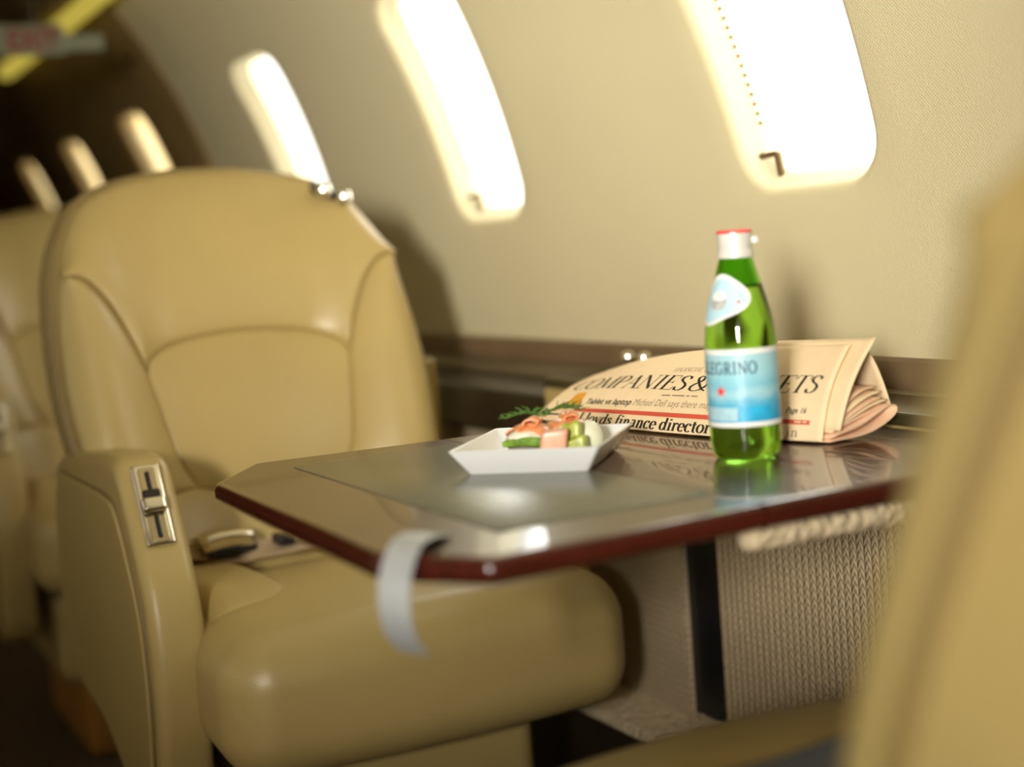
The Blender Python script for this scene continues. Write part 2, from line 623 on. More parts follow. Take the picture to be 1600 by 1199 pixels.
def window(idx, yc, side=1, shade=False, detail=True):
    bm = bmesh.new()
    rows = []
    for hw, hs, r, d in ((0.118, 0.193, 0.055, 0.013), (0.113, 0.188, 0.052, 0.022), (0.108, 0.183, 0.050, 0.030),
                         (0.106, 0.181, 0.048, 0.036), (0.109, 0.184, 0.05, 0.041), (0.109, 0.184, 0.05, 0.072)):
        rows.append([win_pt(yc, p, q, d, side) for p, q in rr(hw, hs, r, 9, 8)])
    grid(bm, rows, close_v=True)
    w = struct(link('window_%d' % idx, bm, REVEAL, smooth=60))
    if side > 0:
        w['label'] = 'bright cabin window in the right sidewall'
    bm = bmesh.new()
    rows = [[win_pt(yc, p * f, q * f, d, side) for p, q in rr(0.108, 0.184, 0.05, 9, 8)] for f, d in ((1, 0.055), (0.6, 0.055), (0.2, 0.055))]
    V = grid(bm, rows, close_v=True)
    bm.faces.new(V[-1])
    rows = [[win_pt(yc, p * f, q * f, d, side) for p, q in rr(0.108, 0.184, 0.05, 9, 8)] for f, d in ((1, 0.060), (0.6, 0.060), (0.2, 0.060))]
    V = grid(bm, rows, close_v=True)
    bm.faces.new(V[-1])
    link('pane', bm, PANE, w)
    if shade:
        bm = bmesh.new()
        n = 46
        rows = [[win_pt(yc, 0.105 * e, -0.180 + 0.360 * k / n, 0.042 + (0.003 if k % 2 else 0), side) for e in (-1, 1)] for k in range(n + 1)]
        grid(bm, rows)
        link('pleated_shade', bm, SHADE, w, smooth=0)
    if detail:
        # beaded shade cord along the aft side of the opening
        bm = bmesh.new()
        for k in range(26):
            q = -0.120 + 0.29 * k / 25
            p = Vector(win_pt(yc, 0.106, q, 0.033, side))
            lathe(bm, [(0.0005, -0.003), (0.0026, -0.0015), (0.003, 0), (0.0026, 0.0015), (0.0005, 0.003)], 8, p)
        link('shade_cord', bm, LEATHER_PIPING, w)
        # small latch in the lower aft corner
        bm = bmesh.new()
        a = Vector(wall_pt(yc + 0.108, WIN_S - 0.158, 0.024, side))
        b = Vector(wall_pt(yc + 0.087, WIN_S - 0.157, 0.030, side))
        c = Vector(wall_pt(yc + 0.081, WIN_S - 0.184, 0.026, side))
        tube(bm, [a, a * 0.5 + b * 0.5, b], 0.0035, 8)
        tube(bm, [b, b * 0.5 + c * 0.5, c], 0.005, 8)
        lathe(bm, [(0.001, -0.005), (0.0045, -0.003), (0.0055, 0), (0.0045, 0.003), (0.001, 0.005)], 12, a)
        link('latch', bm, simple('bronze_latch', (0.22, 0.15, 0.07), 0.3, 0.8), w)


for i, y in enumerate(WIN_Y):
    window(i + 1, y, 1, shade=i > 2, detail=i < 3)
for i, y in enumerate(WIN_Y[:3]):
    window(i + 7, y, -1, detail=False)  # left windows are unseen, assumed from the light's direction

# ------------------------------------------------------------------ side ledge
def sweep_y(name, prof, y0, y1, m, parent=None, r=0.0):
    bm = bmesh.new()
    rows = [[(x, y, z) for x, z in prof] for y in (y0, y1)]
    V = grid(bm, rows, close_v=True)
    bm.faces.new(V[0])
    bm.faces.new(list(reversed(V[1])))
    return link(name, bm, m, parent)


struct(sweep_y('trim_2', [(1.112, 0.748), (1.100, 0.744), (1.092, 0.722), (1.094, 0.714), (1.112, 0.714)], Y0, YARCH, BROWN_SILL), 'brown leather sill along the foot of the sidewall')
struct(sweep_y('trim_3', [(1.105, 0.7145), (1.094, 0.7145), (1.074, 0.697), (1.074, 0.690), (1.105, 0.690)], Y0, YARCH, GREY_STRIP), 'taupe strip above the side ledge')
struct(sweep_y('trim_4', [(1.10, 0.692), (0.985, 0.690), (0.977, 0.686), (0.974, 0.680), (0.974, 0.628), (0.980, 0.622), (1.10, 0.622)], 1.86, YARCH, LEDGE_FACE), 'dark side ledge behind the armchair')
# table housing beside the window: dark lid over a cream front
hs = tag(link('table_housing', (lambda b: (slab(b, [(0.975, 0.62), (1.072, 0.62), (1.072, 1.852), (0.975, 1.852)], 0.622, 0.700, 0.006, lambda a, c, z: (a, c, z)), b)[1])(bmesh.new()), LEATHER),
         'cream side housing between table and sidewall with a dark lid', 'cabinet')
bm = bmesh.new()
slab(bm, [(0.972, 0.62), (1.074, 0.62), (1.074, 1.85), (0.972, 1.85)], 0.700, 0.714, 0.005, lambda a, c, z: (a, c, z))
link('lid', bm, LEDGE_TOP, hs)['label'] = 'dark polished lid'

# woven lower side panels
def panel(name, y0, y1, lab):
    bm = bmesh.new()
    n = 30
    rows = []
    for x, z in ((1.06, 0.622), (1.015, 0.622), (1.006, 0.617), (1.002, 0.608), (1.003, 0.5), (1.003, 0.40), (1.003, 0.31), (1.003, 0.296)):
        rows.append([(x, y0 + (y1 - y0) * k / n, z) for k in range(n + 1)])
    rows.append([(1.06, y0 + (y1 - y0) * k / n, 0.29) for k in range(n + 1)])
    V = grid(bm, rows)
    bm.faces.new([r[0] for r in V])
    bm.faces.new([r[-1] for r in V])
    return struct(link(name, bm, WOVEN), lab)


panel('trim_5', 1.578, YARCH, 'woven wool side panel behind the armchair')
pn = panel('trim_6', 0.3, 1.498, 'woven wool side panel under the table')
struct(sweep_y('trim_7', [(1.012, 0.30), (1.06, 0.30), (1.06, 0.622), (1.012, 0.622)], 1.49, 1.585, BLACK), 'black slot between the two woven panels')
struct(sweep_y('baseboard_right', [(1.06, 0.312), (1.003, 0.296), (0.955, 0.288), (0.944, 0.283), (0.942, 0.272), (0.955, 0.262), (1.06, 0.255)], 0.0, YARCH, NUBBY), 'wool covered duct along the foot of the side panel')
# chrome latch box on the lid by the newspaper
lt = thing('ledge_latch', 'small chrome and bronze latch on the sill behind the newspaper', 'latch', (1.06, 1.70, 0.714))
bm = bmesh.new()
rbox(bm, (0, 0, 0.012), (0.016, 0.05, 0.012), 0.005)
link('body', bm, simple('bronze', (0.13, 0.075, 0.03), 0.35, 0.7), lt)
for yy in (0.045, 0.005):
    bm = bmesh.new()
    lathe(bm, [(0.002, -0.010), (0.009, -0.007), (0.011, 0), (0.009, 0.007), (0.002, 0.010)], 20, (-0.012, yy, 0.022))
    link('knob', bm, CHROME, lt)

# ------------------------------------------------------------------ cove lights of the aft cabin and ceiling
t = NT('cove_glow')
em = t.n('ShaderNodeEmission')
em.inputs['Color'].default_value = (1.0, 0.78, 0.12, 1)
em.inputs['Strength'].default_value = 0.45
t.l(em.outputs[0], t.out.inputs['Surface'])
GLOW = t.m
cv = thing('cove_light', 'yellow glowing cove light strip above the aft windows', 'light', (0.79, 2.04, 1.515))
bm = bmesh.new()
rbox(bm, (0, 1.4, 0), (0.022, 1.4, 0.016), 0.008)  # forward part runs on unseen, added to tint the upper wall
link('diffuser', bm, GLOW, cv)
bm = bmesh.new()
box(bm, (-0.06, 0, 0.018), (0.050, 2.8, 0.034))
link('valance', bm, AFT_WALL, cv)

sg = thing('exit_sign', 'red and pale exit placard hanging under the aft ceiling', 'sign', (0.645, 3.40, 1.398))
bm = bmesh.new()
rbox(bm, (-0.110, 0, 0.006), (0.150, 0.008, 0.033), 0.006)
link('plate', bm, SIGN_WHITE, sg)
bm = bmesh.new()
rbox(bm, (0.080, 0, 0.000), (0.045, 0.007, 0.018), 0.006)
link('side_bar', bm, SIGN_WHITE, sg)
for xx in (-0.23, -0.02):
    bm = bmesh.new()
    tube(bm, [(xx, 0, 0.035), (xx, 0, 0.30), (xx, 0, 0.50)], 0.004, 8)
    link('hanger', bm, DARK_METAL, sg)


def font_mesh(txt, size=1.0, shear=0.0, bold=0.0, spacing=1.0):
    cu = bpy.data.curves.new('lettering', 'FONT')
    cu.body = txt
    cu.size = size
    cu.shear = shear
    cu.offset = bold
    cu.space_character = spacing
    cu.resolution_u = 3
    ob = bpy.data.objects.new('lettering', cu)
    COL.objects.link(ob)
    bpy.context.view_layer.update()
    dg = bpy.context.evaluated_depsgraph_get()
    me = bpy.data.meshes.new_from_object(ob.evaluated_get(dg))
    bpy.data.objects.remove(ob)
    return me


me = font_mesh('EXIT', 0.062, 0, 0.0015, 1.05)
w = max(v.co.x for v in me.vertices)
for v in me.vertices:
    v.co = Vector((-0.080 + v.co.x * (0.110 / w), -0.0088, -0.016 + v.co.y))
link('lettering', me, RED_PAINT, sg)['label'] = 'red letters'


# ------------------------------------------------------------------ armchairs
def resample(pts, n, cosine=False):
    pts = [Vector(p) for p in pts]
    d = [0]
    for a, b in zip(pts, pts[1:]):
        d.append(d[-1] + (b - a).length)
    out = []
    for k in range(n + 1):
        f = k / n
        if cosine:
            f = (1 - math.cos(PI * f)) / 2
        s = f * d[-1]
        i = 0
        while i < len(d) - 2 and d[i + 1] < s:
            i += 1
        u = (s - d[i]) / max(1e-9, d[i + 1] - d[i])
        out.append(pts[i].lerp(pts[i + 1], u))
    return out


OUTR = spline([(0.228, 0.45), (0.233, 0.54), (0.242, 0.63), (0.250, 0.70), (0.252, 0.76), (0.248, 0.83), (0.239, 0.895), (0.220, 0.947), (0.185, 0.995), (0.125, 1.021), (0.055, 1.033), (0.0, 1.035)], 6)
SEAMR = spline([(0.238, 0.900), (0.208, 0.893), (0.180, 0.857), (0.158, 0.808), (0.144, 0.762), (0.133, 0.70), (0.122, 0.645), (0.105, 0.61)], 6)


def yb(x, z):
    return 0.215 + 0.45 * (z - 0.6) - 0.05 * smoothstep(0.09, 0.24, abs(x))


def pad(bm, A, B, nu, nv, puff, edge_b=0.0, end_puff=True):
    """cushion skin stretched between curves A and B of the seat back front"""
    A, B = resample(A, nu, True), resample(B, nu, True)
    rows = []
    for i in range(nu + 1):
        row = []
        for j in range(nv + 1):
            v = (1 - math.cos(PI * j / nv)) / 2
            u = (1 - math.cos(PI * i / nu)) / 2
            p = A[i].lerp(B[i], v)
            hh = puff * (max(0.0, math.sin(PI * v)) ** 0.42)
            if end_puff:
                hh *= max(0.0, math.sin(PI * u)) ** 0.30
            y = yb(p.x, p.y) - hh + edge_b * v ** 3
            row.append((p.x, y, p.y))
        rows.append(row)
    grid(bm, rows)


def mirror(pts):
    return [Vector((-p.x, p.y)) for p in pts]


def armchair(label, loc, rz, group=None, arms=(-1, 1), XO=0.024, lift=0.0):
    t = thing('armchair', label, 'armchair', loc, rz, group)
    # outline split: top part above the seam ends
    i_top = min(range(len(OUTR)), key=lambda i: (OUTR[i] - Vector((0.238, 0.900))).length)
    i_low = min(range(len(OUTR)), key=lambda i: abs(OUTR[i].y - 0.60))
    low_side = OUTR[i_low:i_top + 1]
    top_half = OUTR[i_top:]
    # two side bolsters
    for s in (1, -1):
        A = list(reversed(SEAMR))
        B = low_side
        if s < 0:
            A, B = mirror(A), mirror(B)
        bm = bmesh.new()
        pad(bm, A, B, 40, 22, 0.020, 0.03)
        link('side_bolster', bm, LEATHER, t, smooth=60)
    # arch seam between head and back panels
    seam_r_top = [p for p in SEAMR if p.y >= 0.762 - 1e-4]
    seam_r_low = [p for p in SEAMR if p.y <= 0.762 + 1e-4]
    arch = [Vector((0.144 * math.sin(PI / 2 * k / 20), 0.808 - 0.046 * (k / 20) ** 2)) for k in range(-20, 21)]
    topline = mirror(top_half) + list(reversed(top_half))[1:]
    lower_line = list(reversed(mirror(seam_r_top)))
    # head panel: between (left seam + arch + right seam) and the top outline
    bottom = mirror(seam_r_top) + arch[1:-1] + list(reversed(seam_r_top))
    bm = bmesh.new()
    # keep parameter in step: side seams match the lower part of the top outline
    A = resample(mirror(seam_r_top), 14) + resample(arch, 36)[1:] + resample(list(reversed(seam_r_top)), 14)[1:]
    T = resample(topline, 64)
    rows = []
    nv = 24
    for i in range(len(A)):
        row = []
        for j in range(nv + 1):
            v = (1 - math.cos(PI * j / nv)) / 2
            p = A[i].lerp(T[i], v)
            u = i / (len(A) - 1)
            hh = 0.022 * max(0.0, math.sin(PI * v)) ** 0.45 * min(1.0, 6 * min(u, 1 - u) + 0.15) ** 0.5
            row.append((p.x, yb(p.x, p.y) - hh + 0.03 * v ** 4, p.y))
        rows.append(row)
    grid(bm, rows)
    link('head_panel', bm, LEATHER, t, smooth=60)
    # middle back panel
    bm = bmesh.new()
    base = [Vector((0.105 * k / 20, 0.61 - 0.022 * math.cos(PI / 2 * k / 20))) for k in range(-20, 21)]
    L, Rr = resample(mirror(seam_r_low), 28, True), resample(seam_r_low, 28, True)
    At, Bt = resample(arch, 30, True), resample(base, 30, True)
    rows = []
    for i in range(29):
        v = (1 - math.cos(PI * i / 28)) / 2
        row = []
        for j in range(31):
            u = (1 - math.cos(PI * j / 30)) / 2
            p = (L[i] * (1 - u) + Rr[i] * u) + (At[j] * (1 - v) + Bt[j] * v) - (
                (L[0] * (1 - u) + Rr[0] * u) * (1 - v) + (L[-1] * (1 - u) + Rr[-1] * u) * v)
            hh = 0.016 * (max(0, math.sin(PI * u)) * max(0, math.sin(PI * v))) ** 0.4
            row.append((p.x, yb(p.x, p.y) - hh, p.y))
        rows.append(row)
    grid(bm, rows)
    link('back_panel', bm, LEATHER, t, smooth=60)
    # lower roll between back and cushion
    bm = bmesh.new()
    bl = [Vector((0.228 * k / 20, 0.45)) for k in range(-20, 21)]
    up = [Vector((-0.236, 0.60))] + mirror(list(reversed(SEAMR)))[:1] + base[1:-1] + [SEAMR[-1], Vector((0.236, 0.60))]
    pad(bm, up, bl, 40, 16, 0.018, 0.0)
    link('lower_back_panel', bm, LEATHER, t, smooth=60)
    # back shell
    full = OUTR + list(reversed(mirror(OUTR)))[1:]
    bm = bmesh.new()
    rows = []
    for sc, dy in ((0.97, 0.035), (1.0, 0.022), (1.012, 0.045), (1.012, 0.10), (0.99, 0.135), (0.95, 0.155), (0.86, 0.170), (0.5, 0.18), (0.02, 0.185)):
        row = []
        for p in full:
            x, z = p.x * sc, 0.45 + (p.y - 0.45) * (1 - (1 - sc) * 0.9)
            row.append((x, 0.215 + 0.45 * (p.y - 0.6) - 0.05 * smoothstep(0.09, 0.24, abs(p.x)) * max(0, 1 - dy / 0.12) + dy, z))
        rows.append(row)
    grid(bm, rows, close_v=True)
    link('back_shell', bm, LEATHER, t, smooth=60)
    bm = bmesh.new()
    tube(bm, [(p.x * 1.014, yb(p.x, p.y) + 0.058, 0.72 + (p.y - 0.72) * 1.013) for p in full], 0.006, 8)
    link('back_piping', bm, LEATHER_PIPING, t)
    # seat cushion: T shaped with a deep rolled front
    bm = bmesh.new()

    def warp(x, y, z):
        k = smoothstep(-0.08, 0.02, y)
        x = x * (1 - 0.16 * k)
        if z > 0:
            z += 0.022 * (1 - (x / 0.25) ** 2) * (1 - 0.5 * ((y) / 0.27) ** 2)
        z -= 0.045 * smoothstep(-0.1, 0.3, y)
        if y < 0:
            y -= 0.022 * (1 - (x / 0.26) ** 2) * smoothstep(0.0, -0.2, y)
            z -= 0.008 * smoothstep(-0.12, -0.25, y)
        # pulled seam across the front corners
        g = math.exp(-((y + 0.12 + 0.0 * abs(x)) / 0.008) ** 2) * smoothstep(0.13, 0.2, abs(x)) * (1 if z > 0 else 0)
        return (x, y, z - 0.007 * g)
    rbox(bm, (XO + 0.010, 0.02, 0.432 + lift), (0.250, 0.262, 0.078), 0.055, 26, 7, warp)
    cu = link('seat_cushion', bm, LEATHER, t, smooth=60)
    for s in (1, -1):
        bm = bmesh.new()
        rbox(bm, (XO + s * 0.158, 0.050, 0.496 + lift), (0.056, 0.185, 0.038), 0.032, 8, 5, lambda x, y, z: (x, y, z - 0.16 * (y + 0.185) * (y + 0.185) - 0.016 * smoothstep(-0.10, -0.185, y)))
        link('cushion_bolster', bm, LEATHER, t, smooth=60)
    # arms
    arm = [(0.36, 0.650), (0.25, 0.672), (0.10, 0.686), (0.02, 0.690), (-0.022, 0.680), (-0.052, 0.642), (-0.084, 0.594), (-0.110, 0.545), (-0.121, 0.49), (-0.121, 0.42), (-0.108, 0.34), (-0.085, 0.27),
           (-0.03, 0.245), (0.06, 0.27), (0.15, 0.315), (0.25, 0.33), (0.34, 0.345), (0.395, 0.40), (0.41, 0.47), (0.40, 0.57)]
    arm = [tuple(p) for p in spline([(*p, 0) for p in arm], 4, True)]
    arm = [(p[0], p[1]) for p in arm]
    for s in arms:
        xo = XO + s * 0.284
        dz = 0.0 if s < 0 else -0.085
        bm = bmesh.new()
        slab(bm, arm, 0.0, 0.067, 0.016, lambda a, b, q: (xo - s * q * 0.94, a, (b if s < 0 else max(b, 0.47)) + dz), 5)
        ar = link('armrest', bm, LEATHER, t, smooth=50)
        if s > 0:
            continue
        ins = [(0.33, .636), (0.25, .642), (.10, .643), (.02, .640), (-.012, .630), (-.04, .60), (-.066, .562), (-.088, .520), (-.096, .475), (-.096, .42), (-.084, .345), (-.066, .29),
               (-.02, .270), (.06, .292), (.15, .335), (.25, .352), (.33, .367), (.368, .41), (.382, .47), (.372, .57)]
        ins = [(p[0], p[1]) for p in spline([(*p, 0) for p in ins], 4, True)]
        bm = bmesh.new()
        slab(bm, ins, 0.0, 0.009, 0.0045, lambda a, b, q: (xo + s * (0.0055 - q), a, b + dz), 3)
        link('side_panel', bm, LEATHER, ar, smooth=50)
        bm = bmesh.new()
        tube(bm, [(xo + s * 0.001, p[0], p[1] + dz) for p in ins + ins[:1]], 0.0028, 6)
        link('panel_piping', bm, LEATHER_PIPING, ar)
    # recline control let into the sloping front of the aisle arm
    if -1 in arms:
        control(t, XO)
    headrest_release(t)
    if 1 in arms:
        bm = bmesh.new()
        rbox(bm, (0.302, 0.375, 0.665), (0.010, 0.028, 0.070), 0.008, 3, 3)
        link('side_bracket', bm, LEATHER, t)
    # base
    bm = bmesh.new()
    rbox(bm, (XO - 0.01, 0.08, 0.25), (0.185, 0.21, 0.088), 0.03, 6, 4)
    link('base_shroud', bm, LEATHER, t, smooth=60)
    bm = bmesh.new()
    rbox(bm, (XO, 0.07, 0.352 + lift), (0.215, 0.215, 0.016), 0.008, 3, 3)  # black block added to darken the gap under the cushion
    link('dark_gap_block', bm, BLACK, t)
    bm = bmesh.new()
    rbox(bm, (XO, 0.14, 0.09), (0.15, 0.20, 0.09), 0.02, 4, 4)
    link('pedestal', bm, WARM_LIT_BASE, t)
    return t


def control(t, XO):
    ctl = bpy.data.objects.new('recline_control', None)
    COL.objects.link(ctl)
    ctl.parent = t
    ctl.location = (XO - 0.254, -0.0585, 0.637)
    ctl.scale = (0.72, 0.78, 0.85)
    # local frame: u down the slope, n out of the slope
    uvec = Vector((0, -0.51, -0.86)).normalized()
    nvec = Vector((0, -0.86, 0.51)).normalized()
    xv = Vector((-1, 0, 0))
    ctl.rotation_euler = Matrix((xv, uvec, nvec)).transposed().to_euler()
    # in the control's frame: x across, y down the slope, z out
    bm = bmesh.new()
    rbox(bm, (0, 0, 0.001), (0.0225, 0.064, 0.005), 0.004, 4, 3)
    pl = link('control_plate', bm, CHROME, ctl)
    pl['label'] = 'chrome plate'
    for yy in (-0.034, 0.036):
        bm = bmesh.new()
        slab(bm, rr(0.014, 0.024, 0.006, 5), 0.0, 0.003, 0.0012, lambda a, b, q: (a, yy + b, 0.0045 + q), 3)
        link('bezel', bm, simple('champagne_metal', (0.55, 0.47, 0.33), 0.22, 1.0), ctl)
        bm = bmesh.new()
        rbox(bm, (0, yy, 0.0065), (0.0042, 0.0175, 0.003), 0.0028, 2, 3)
        link('slot', bm, BLACK, ctl)
    bm = bmesh.new()
    rbox(bm, (0.001, 0.004, 0.012), (0.019, 0.012, 0.007), 0.006, 3, 4)
    link('lever', bm, CHROME, ctl)
    bm = bmesh.new()
    rbox(bm, (0.0, -0.012, 0.008), (0.014, 0.010, 0.004), 0.003, 3, 3)
    link('lever_pivot', bm, DARK_METAL, ctl)


def headrest_release(t):
    bm = bmesh.new()
    rbox(bm, (0.172, yb(0.172, 0.99) + 0.014, 0.992), (0.026, 0.012, 0.009), 0.005, 3, 3, lambda x, y, z: (x, y, z - 0.45 * x))
    hr = link('headrest_release', bm, DARK_METAL, t)
    for xx in (0.157, 0.187):
        bm = bmesh.new()
        lathe(bm, [(0.002, -0.012), (0.0095, -0.009), (0.0115, 0), (0.0095, 0.009), (0.002, 0.012)], 18, (xx, yb(0.172, 0.99) - 0.006, 0.998 - (xx - 0.154) * 0.4))
        link('button', bm, CHROME, hr)


armchair('tan leather armchair behind the table, facing the plate', (0.620, 1.765, 0), 0.0, 'tan leather cabin armchairs')
armchair('tan leather armchair at the left edge, behind another armchair', (0.618, 2.90, 0), 0.0, 'tan leather cabin armchairs')
armchair('blurred tan leather armchair in the right foreground seen from behind', (0.640, 0.724, 0), PI, 'tan leather cabin armchairs', arms=(), lift=0.014)

# seat belt lying at the back of the armchair's cushion
sb = thing('seat_belt', 'beige seat belt with metal buckle lying on the armchair cushion', 'seat belt', (0.50, 1.93, 0.518))


def strip(bm, pts, wdir, w, th=0.0015):
    wdir = Vector(wdir).normalized()
    rows = []
    pts = [Vector(p) for p in pts]
    for i, p in enumerate(pts):
        tg = (pts[min(i + 1, len(pts) - 1)] - pts[max(0, i - 1)]).normalized()
        n = tg.cross(wdir).normalized()
        rows.append([p - wdir * w / 2 - n * th / 2, p + wdir * w / 2 - n * th / 2, p + wdir * w / 2 + n * th / 2, p - wdir * w / 2 + n * th / 2])
    V = grid(bm, rows, close_v=True)
    bm.faces.new(V[0])
    bm.faces.new(list(reversed(V[-1])))


bm = bmesh.new()
strip(bm, spline([(-0.09, 0.02, 0.026), (-0.03, 0.0, 0.022), (0.03, -0.02, 0.010), (0.065, -0.045, 0.016), (0.10, -0.06, 0.020), (0.15, -0.06, 0.026), (0.25, -0.03, 0.034), (0.30, 0.08, 0.02)], 6), (0.2, 1, 0.35), 0.045)
link('webbing', bm, WEBBING, sb)
bm = bmesh.new()
rbox(bm, (0.026, -0.02, 0.033), (0.034, 0.024, 0.011), 0.007, 4, 4, lambda x, y, z: (x, y, z - 4 * x * x))
link('buckle', bm, CHROME, sb)
bm = bmesh.new()
rbox(bm, (0.029, -0.022, 0.019), (0.032, 0.021, 0.006), 0.004, 4, 4)
link('buckle_base', bm, BLACK, sb)
bm = bmesh.new()
rbox(bm, (0.118, -0.06, 0.030), (0.018, 0.018, 0.006), 0.004, 4, 4)
link('tongue', bm, CHROME, sb)
bm = bmesh.new()
rbox(bm, (0.090, -0.06, 0.027), (0.011, 0.017, 0.007), 0.004, 4, 4)
link('tongue_grip', bm, BLACK, sb)

# dark bag on the foreground seat
bg_ = thing('dark_bag', 'dark grey bag lying on the foreground armchair cushion', 'bag', (0.60, 0.700, 0.547))
bm = bmesh.new()
rbox(bm, (0, 0, 0.014), (0.15, 0.075, 0.012), 0.011, 6, 5, lambda x, y, z: (x, y, z + 0.004 * math.sin(x * 23) * (1 if z > 0 else 0)))
link('body', bm, simple('charcoal_cloth', (0.035, 0.036, 0.036), 0.7, var=0.3, nscale=40, bump=(60, 0.4, 0.006)), bg_)

# ------------------------------------------------------------------ table
TT = 0.700
tb = thing('folding_table', 'dark polished wooden folding table with grey inlay and red edge', 'table', (0.66, 1.18, 0.0))


def leaf(name, outline, parent, seam):
    bm = bmesh.new()
    def put(a, b, z):
        # the two leaves meet in a plain square joint
        if abs(a - seam) < 0.0088:
            a = seam
        return (a - 0.66, b - 1.18, z)
    slab(bm, outline, TT - 0.019, TT, 0.008, put, 6, (0, 1))
    return link(name, bm, [TABLE_WOOD, TABLE_EDGE], parent, smooth=30)


def rounded(poly, rads, n=5):
    out = []
    N = len(poly)
    for i in range(N):
        p0, p1, p2 = Vector(poly[i - 1]), Vector(poly[i]), Vector(poly[(i + 1) % N])
        r = rads[i]
        a, b = (p0 - p1).normalized() * r, (p2 - p1).normalized() * r
        for k in range(n + 1):
            u = k / n
            out.append(((1 - u) ** 2 * (p1 + a) + 2 * u * (1 - u) * p1 + u * u * (p1 + b)).to_tuple())
    return out


L1 = leaf('aisle_leaf', rounded([(0.416, 0.880), (0.6480, 0.900), (0.6480, 1.477), (0.444, 1.489), (0.374, 1.388), (0.362, 0.952)], (0.01, 0.001, 0.001, 0.01, 0.01, 0.01)), tb, 0.6480)
L2 = leaf('wall_leaf', rounded([(0.6491, 0.900), (0.968, 0.912), (0.968, 1.466), (0.6491, 1.477)], (0.001, 0.006, 0.006, 0.001)), tb, 0.6491)
bm = bmesh.new()
slab(bm, [(0.459, 0.960), (0.644, 0.966), (0.646, 1.424), (0.463, 1.414)], TT - 0.002, TT + 0.0008, 0.0006, lambda a, b, z: (a - 0.66, b - 1.18, z), 2)
link('inlay', bm, INLAY, L1)['label'] = 'grey green satin inlay'
for yy in (1.02, 1.19, 1.36):
    bm = bmesh.new()
    tube(bm, [(0.6485 - 0.66, yy - 0.03 - 1.18, TT - 0.021), (0.6485 - 0.66, yy + 0.03 - 1.18, TT - 0.021)], 0.003, 8)
    link('hinge', bm, DARK_METAL, tb)
bm = bmesh.new()
rbox(bm, (0.835 - 0.66, 0.01, TT - 0.0395), (0.08, 0.17, 0.0200), 0.01)
link('slide_box', bm, LEDGE_FACE, tb)

bm = bmesh.new()
pts = spline([(0.660, 0.950, 0.667), (0.663, 0.950, 0.667), (0.672, 0.950, 0.667), (0.69, 0.950, 0.667), (0.80, 0.950, 0.667), (0.90, 0.950, 0.667), (0.96, 0.950, 0.667)], 8)
tube(bm, [(p[0] - 0.66, p[1] - 1.18, p[2]) for p in pts], [0.004 + 0.0095 * min(1, (k / 14)) ** 0.5 for k in range(len(pts))], 16)
link('padded_edge', bm, NUBBY, tb)['label'] = 'cream woven wool padded edge'

# silver ribbon taped over the near corner of the table
bm = bmesh.new()
cl = spline([(0.424, 0.982, TT + 0.0012), (0.412, 0.970, TT + 0.0045), (0.398, 0.956, TT + 0.0080), (0.383, 0.942, TT + 0.0070), (0.371, 0.931, TT - 0.003), (0.364, 0.925, TT - 0.018), (0.363, 0.924, TT - 0.036), (0.368, 0.928, TT - 0.052), (0.378, 0.934, TT - 0.066)], 8)
strip(bm, cl, (0.52, -0.80, -0.08), 0.025, 0.0007)
tag(link('ribbon', bm, TAPE, smooth=60), 'silver grey ribbon hanging over the near corner of the table', 'ribbon')

# ------------------------------------------------------------------ plate and canapes
pl = thing('plate', 'white rectangular dish with sloping sides on the table inlay', 'plate', (0.6405, 1.2255, TT + 0.0008), 0.0)
ang = math.atan2(1.168 - 1.245, 0.648 - 0.565)
pl.rotation_euler = (0, 0, ang)
bm = bmesh.new()


def rring(hx, hy, r, z):
    return [(p, q, z) for p, q in rr(hx, hy, r, 6)]


rows = [rring(0.052, 0.058, 0.003, 0.0), rring(0.0545, 0.0605, 0.004, 0.0), rring(0.0555, 0.0615, 0.004, 0.0012), rring(0.0680, 0.0740, 0.003, 0.0215), rring(0.0685, 0.0745, 0.003, 0.0225),
        rring(0.0675, 0.0735, 0.003, 0.0230), rring(0.0655, 0.0715, 0.003, 0.0225), rring(0.0535, 0.0595, 0.005, 0.0052), rring(0.050, 0.056, 0.006, 0.0040), rring(0.02, 0.02, 0.006, 0.0040)]
V = grid(bm, rows, close_v=True)
bm.faces.new(list(reversed(V[0])))
bm.faces.new(V[-1])
link('dish', bm, PORCELAIN, pl, smooth=40)

CREAM = simple('white_cream_cheese', (0.74, 0.70, 0.58), 0.45, var=0.03, bump=(120, 0.4, 0.004))
EGG = simple('pale_egg_white', (0.70, 0.69, 0.54), 0.3, var=0.02)
SALMON = simple('smoked_salmon', (0.80, 0.30, 0.12), 0.25, coat=0.3, var=0.22, nscale=170)
HAM = simple('pink_salmon_cube', (0.68, 0.34, 0.22), 0.3, coat=0.2, var=0.15, nscale=120)
DILL = simple('green_dill', (0.07, 0.17, 0.02), 0.6, var=0.2)
ASPARAGUS = simple('asparagus_green', (0.16, 0.30, 0.03), 0.4, var=0.5, nscale=140)
PURPLE = simple('aubergine_base', (0.17, 0.10, 0.08), 0.5, var=0.4, nscale=150)
CELERY = simple('pale_celery', (0.36, 0.40, 0.06), 0.35, var=0.25, nscale=120)
for m_ in (SALMON, HAM, EGG, CREAM, CELERY):
    b_ = m_.node_tree.nodes['Principled BSDF']
    b_.inputs['Subsurface Weight'].default_value = 0.15
    b_.inputs['Subsurface Radius'].default_value = (0.006, 0.003, 0.0015)


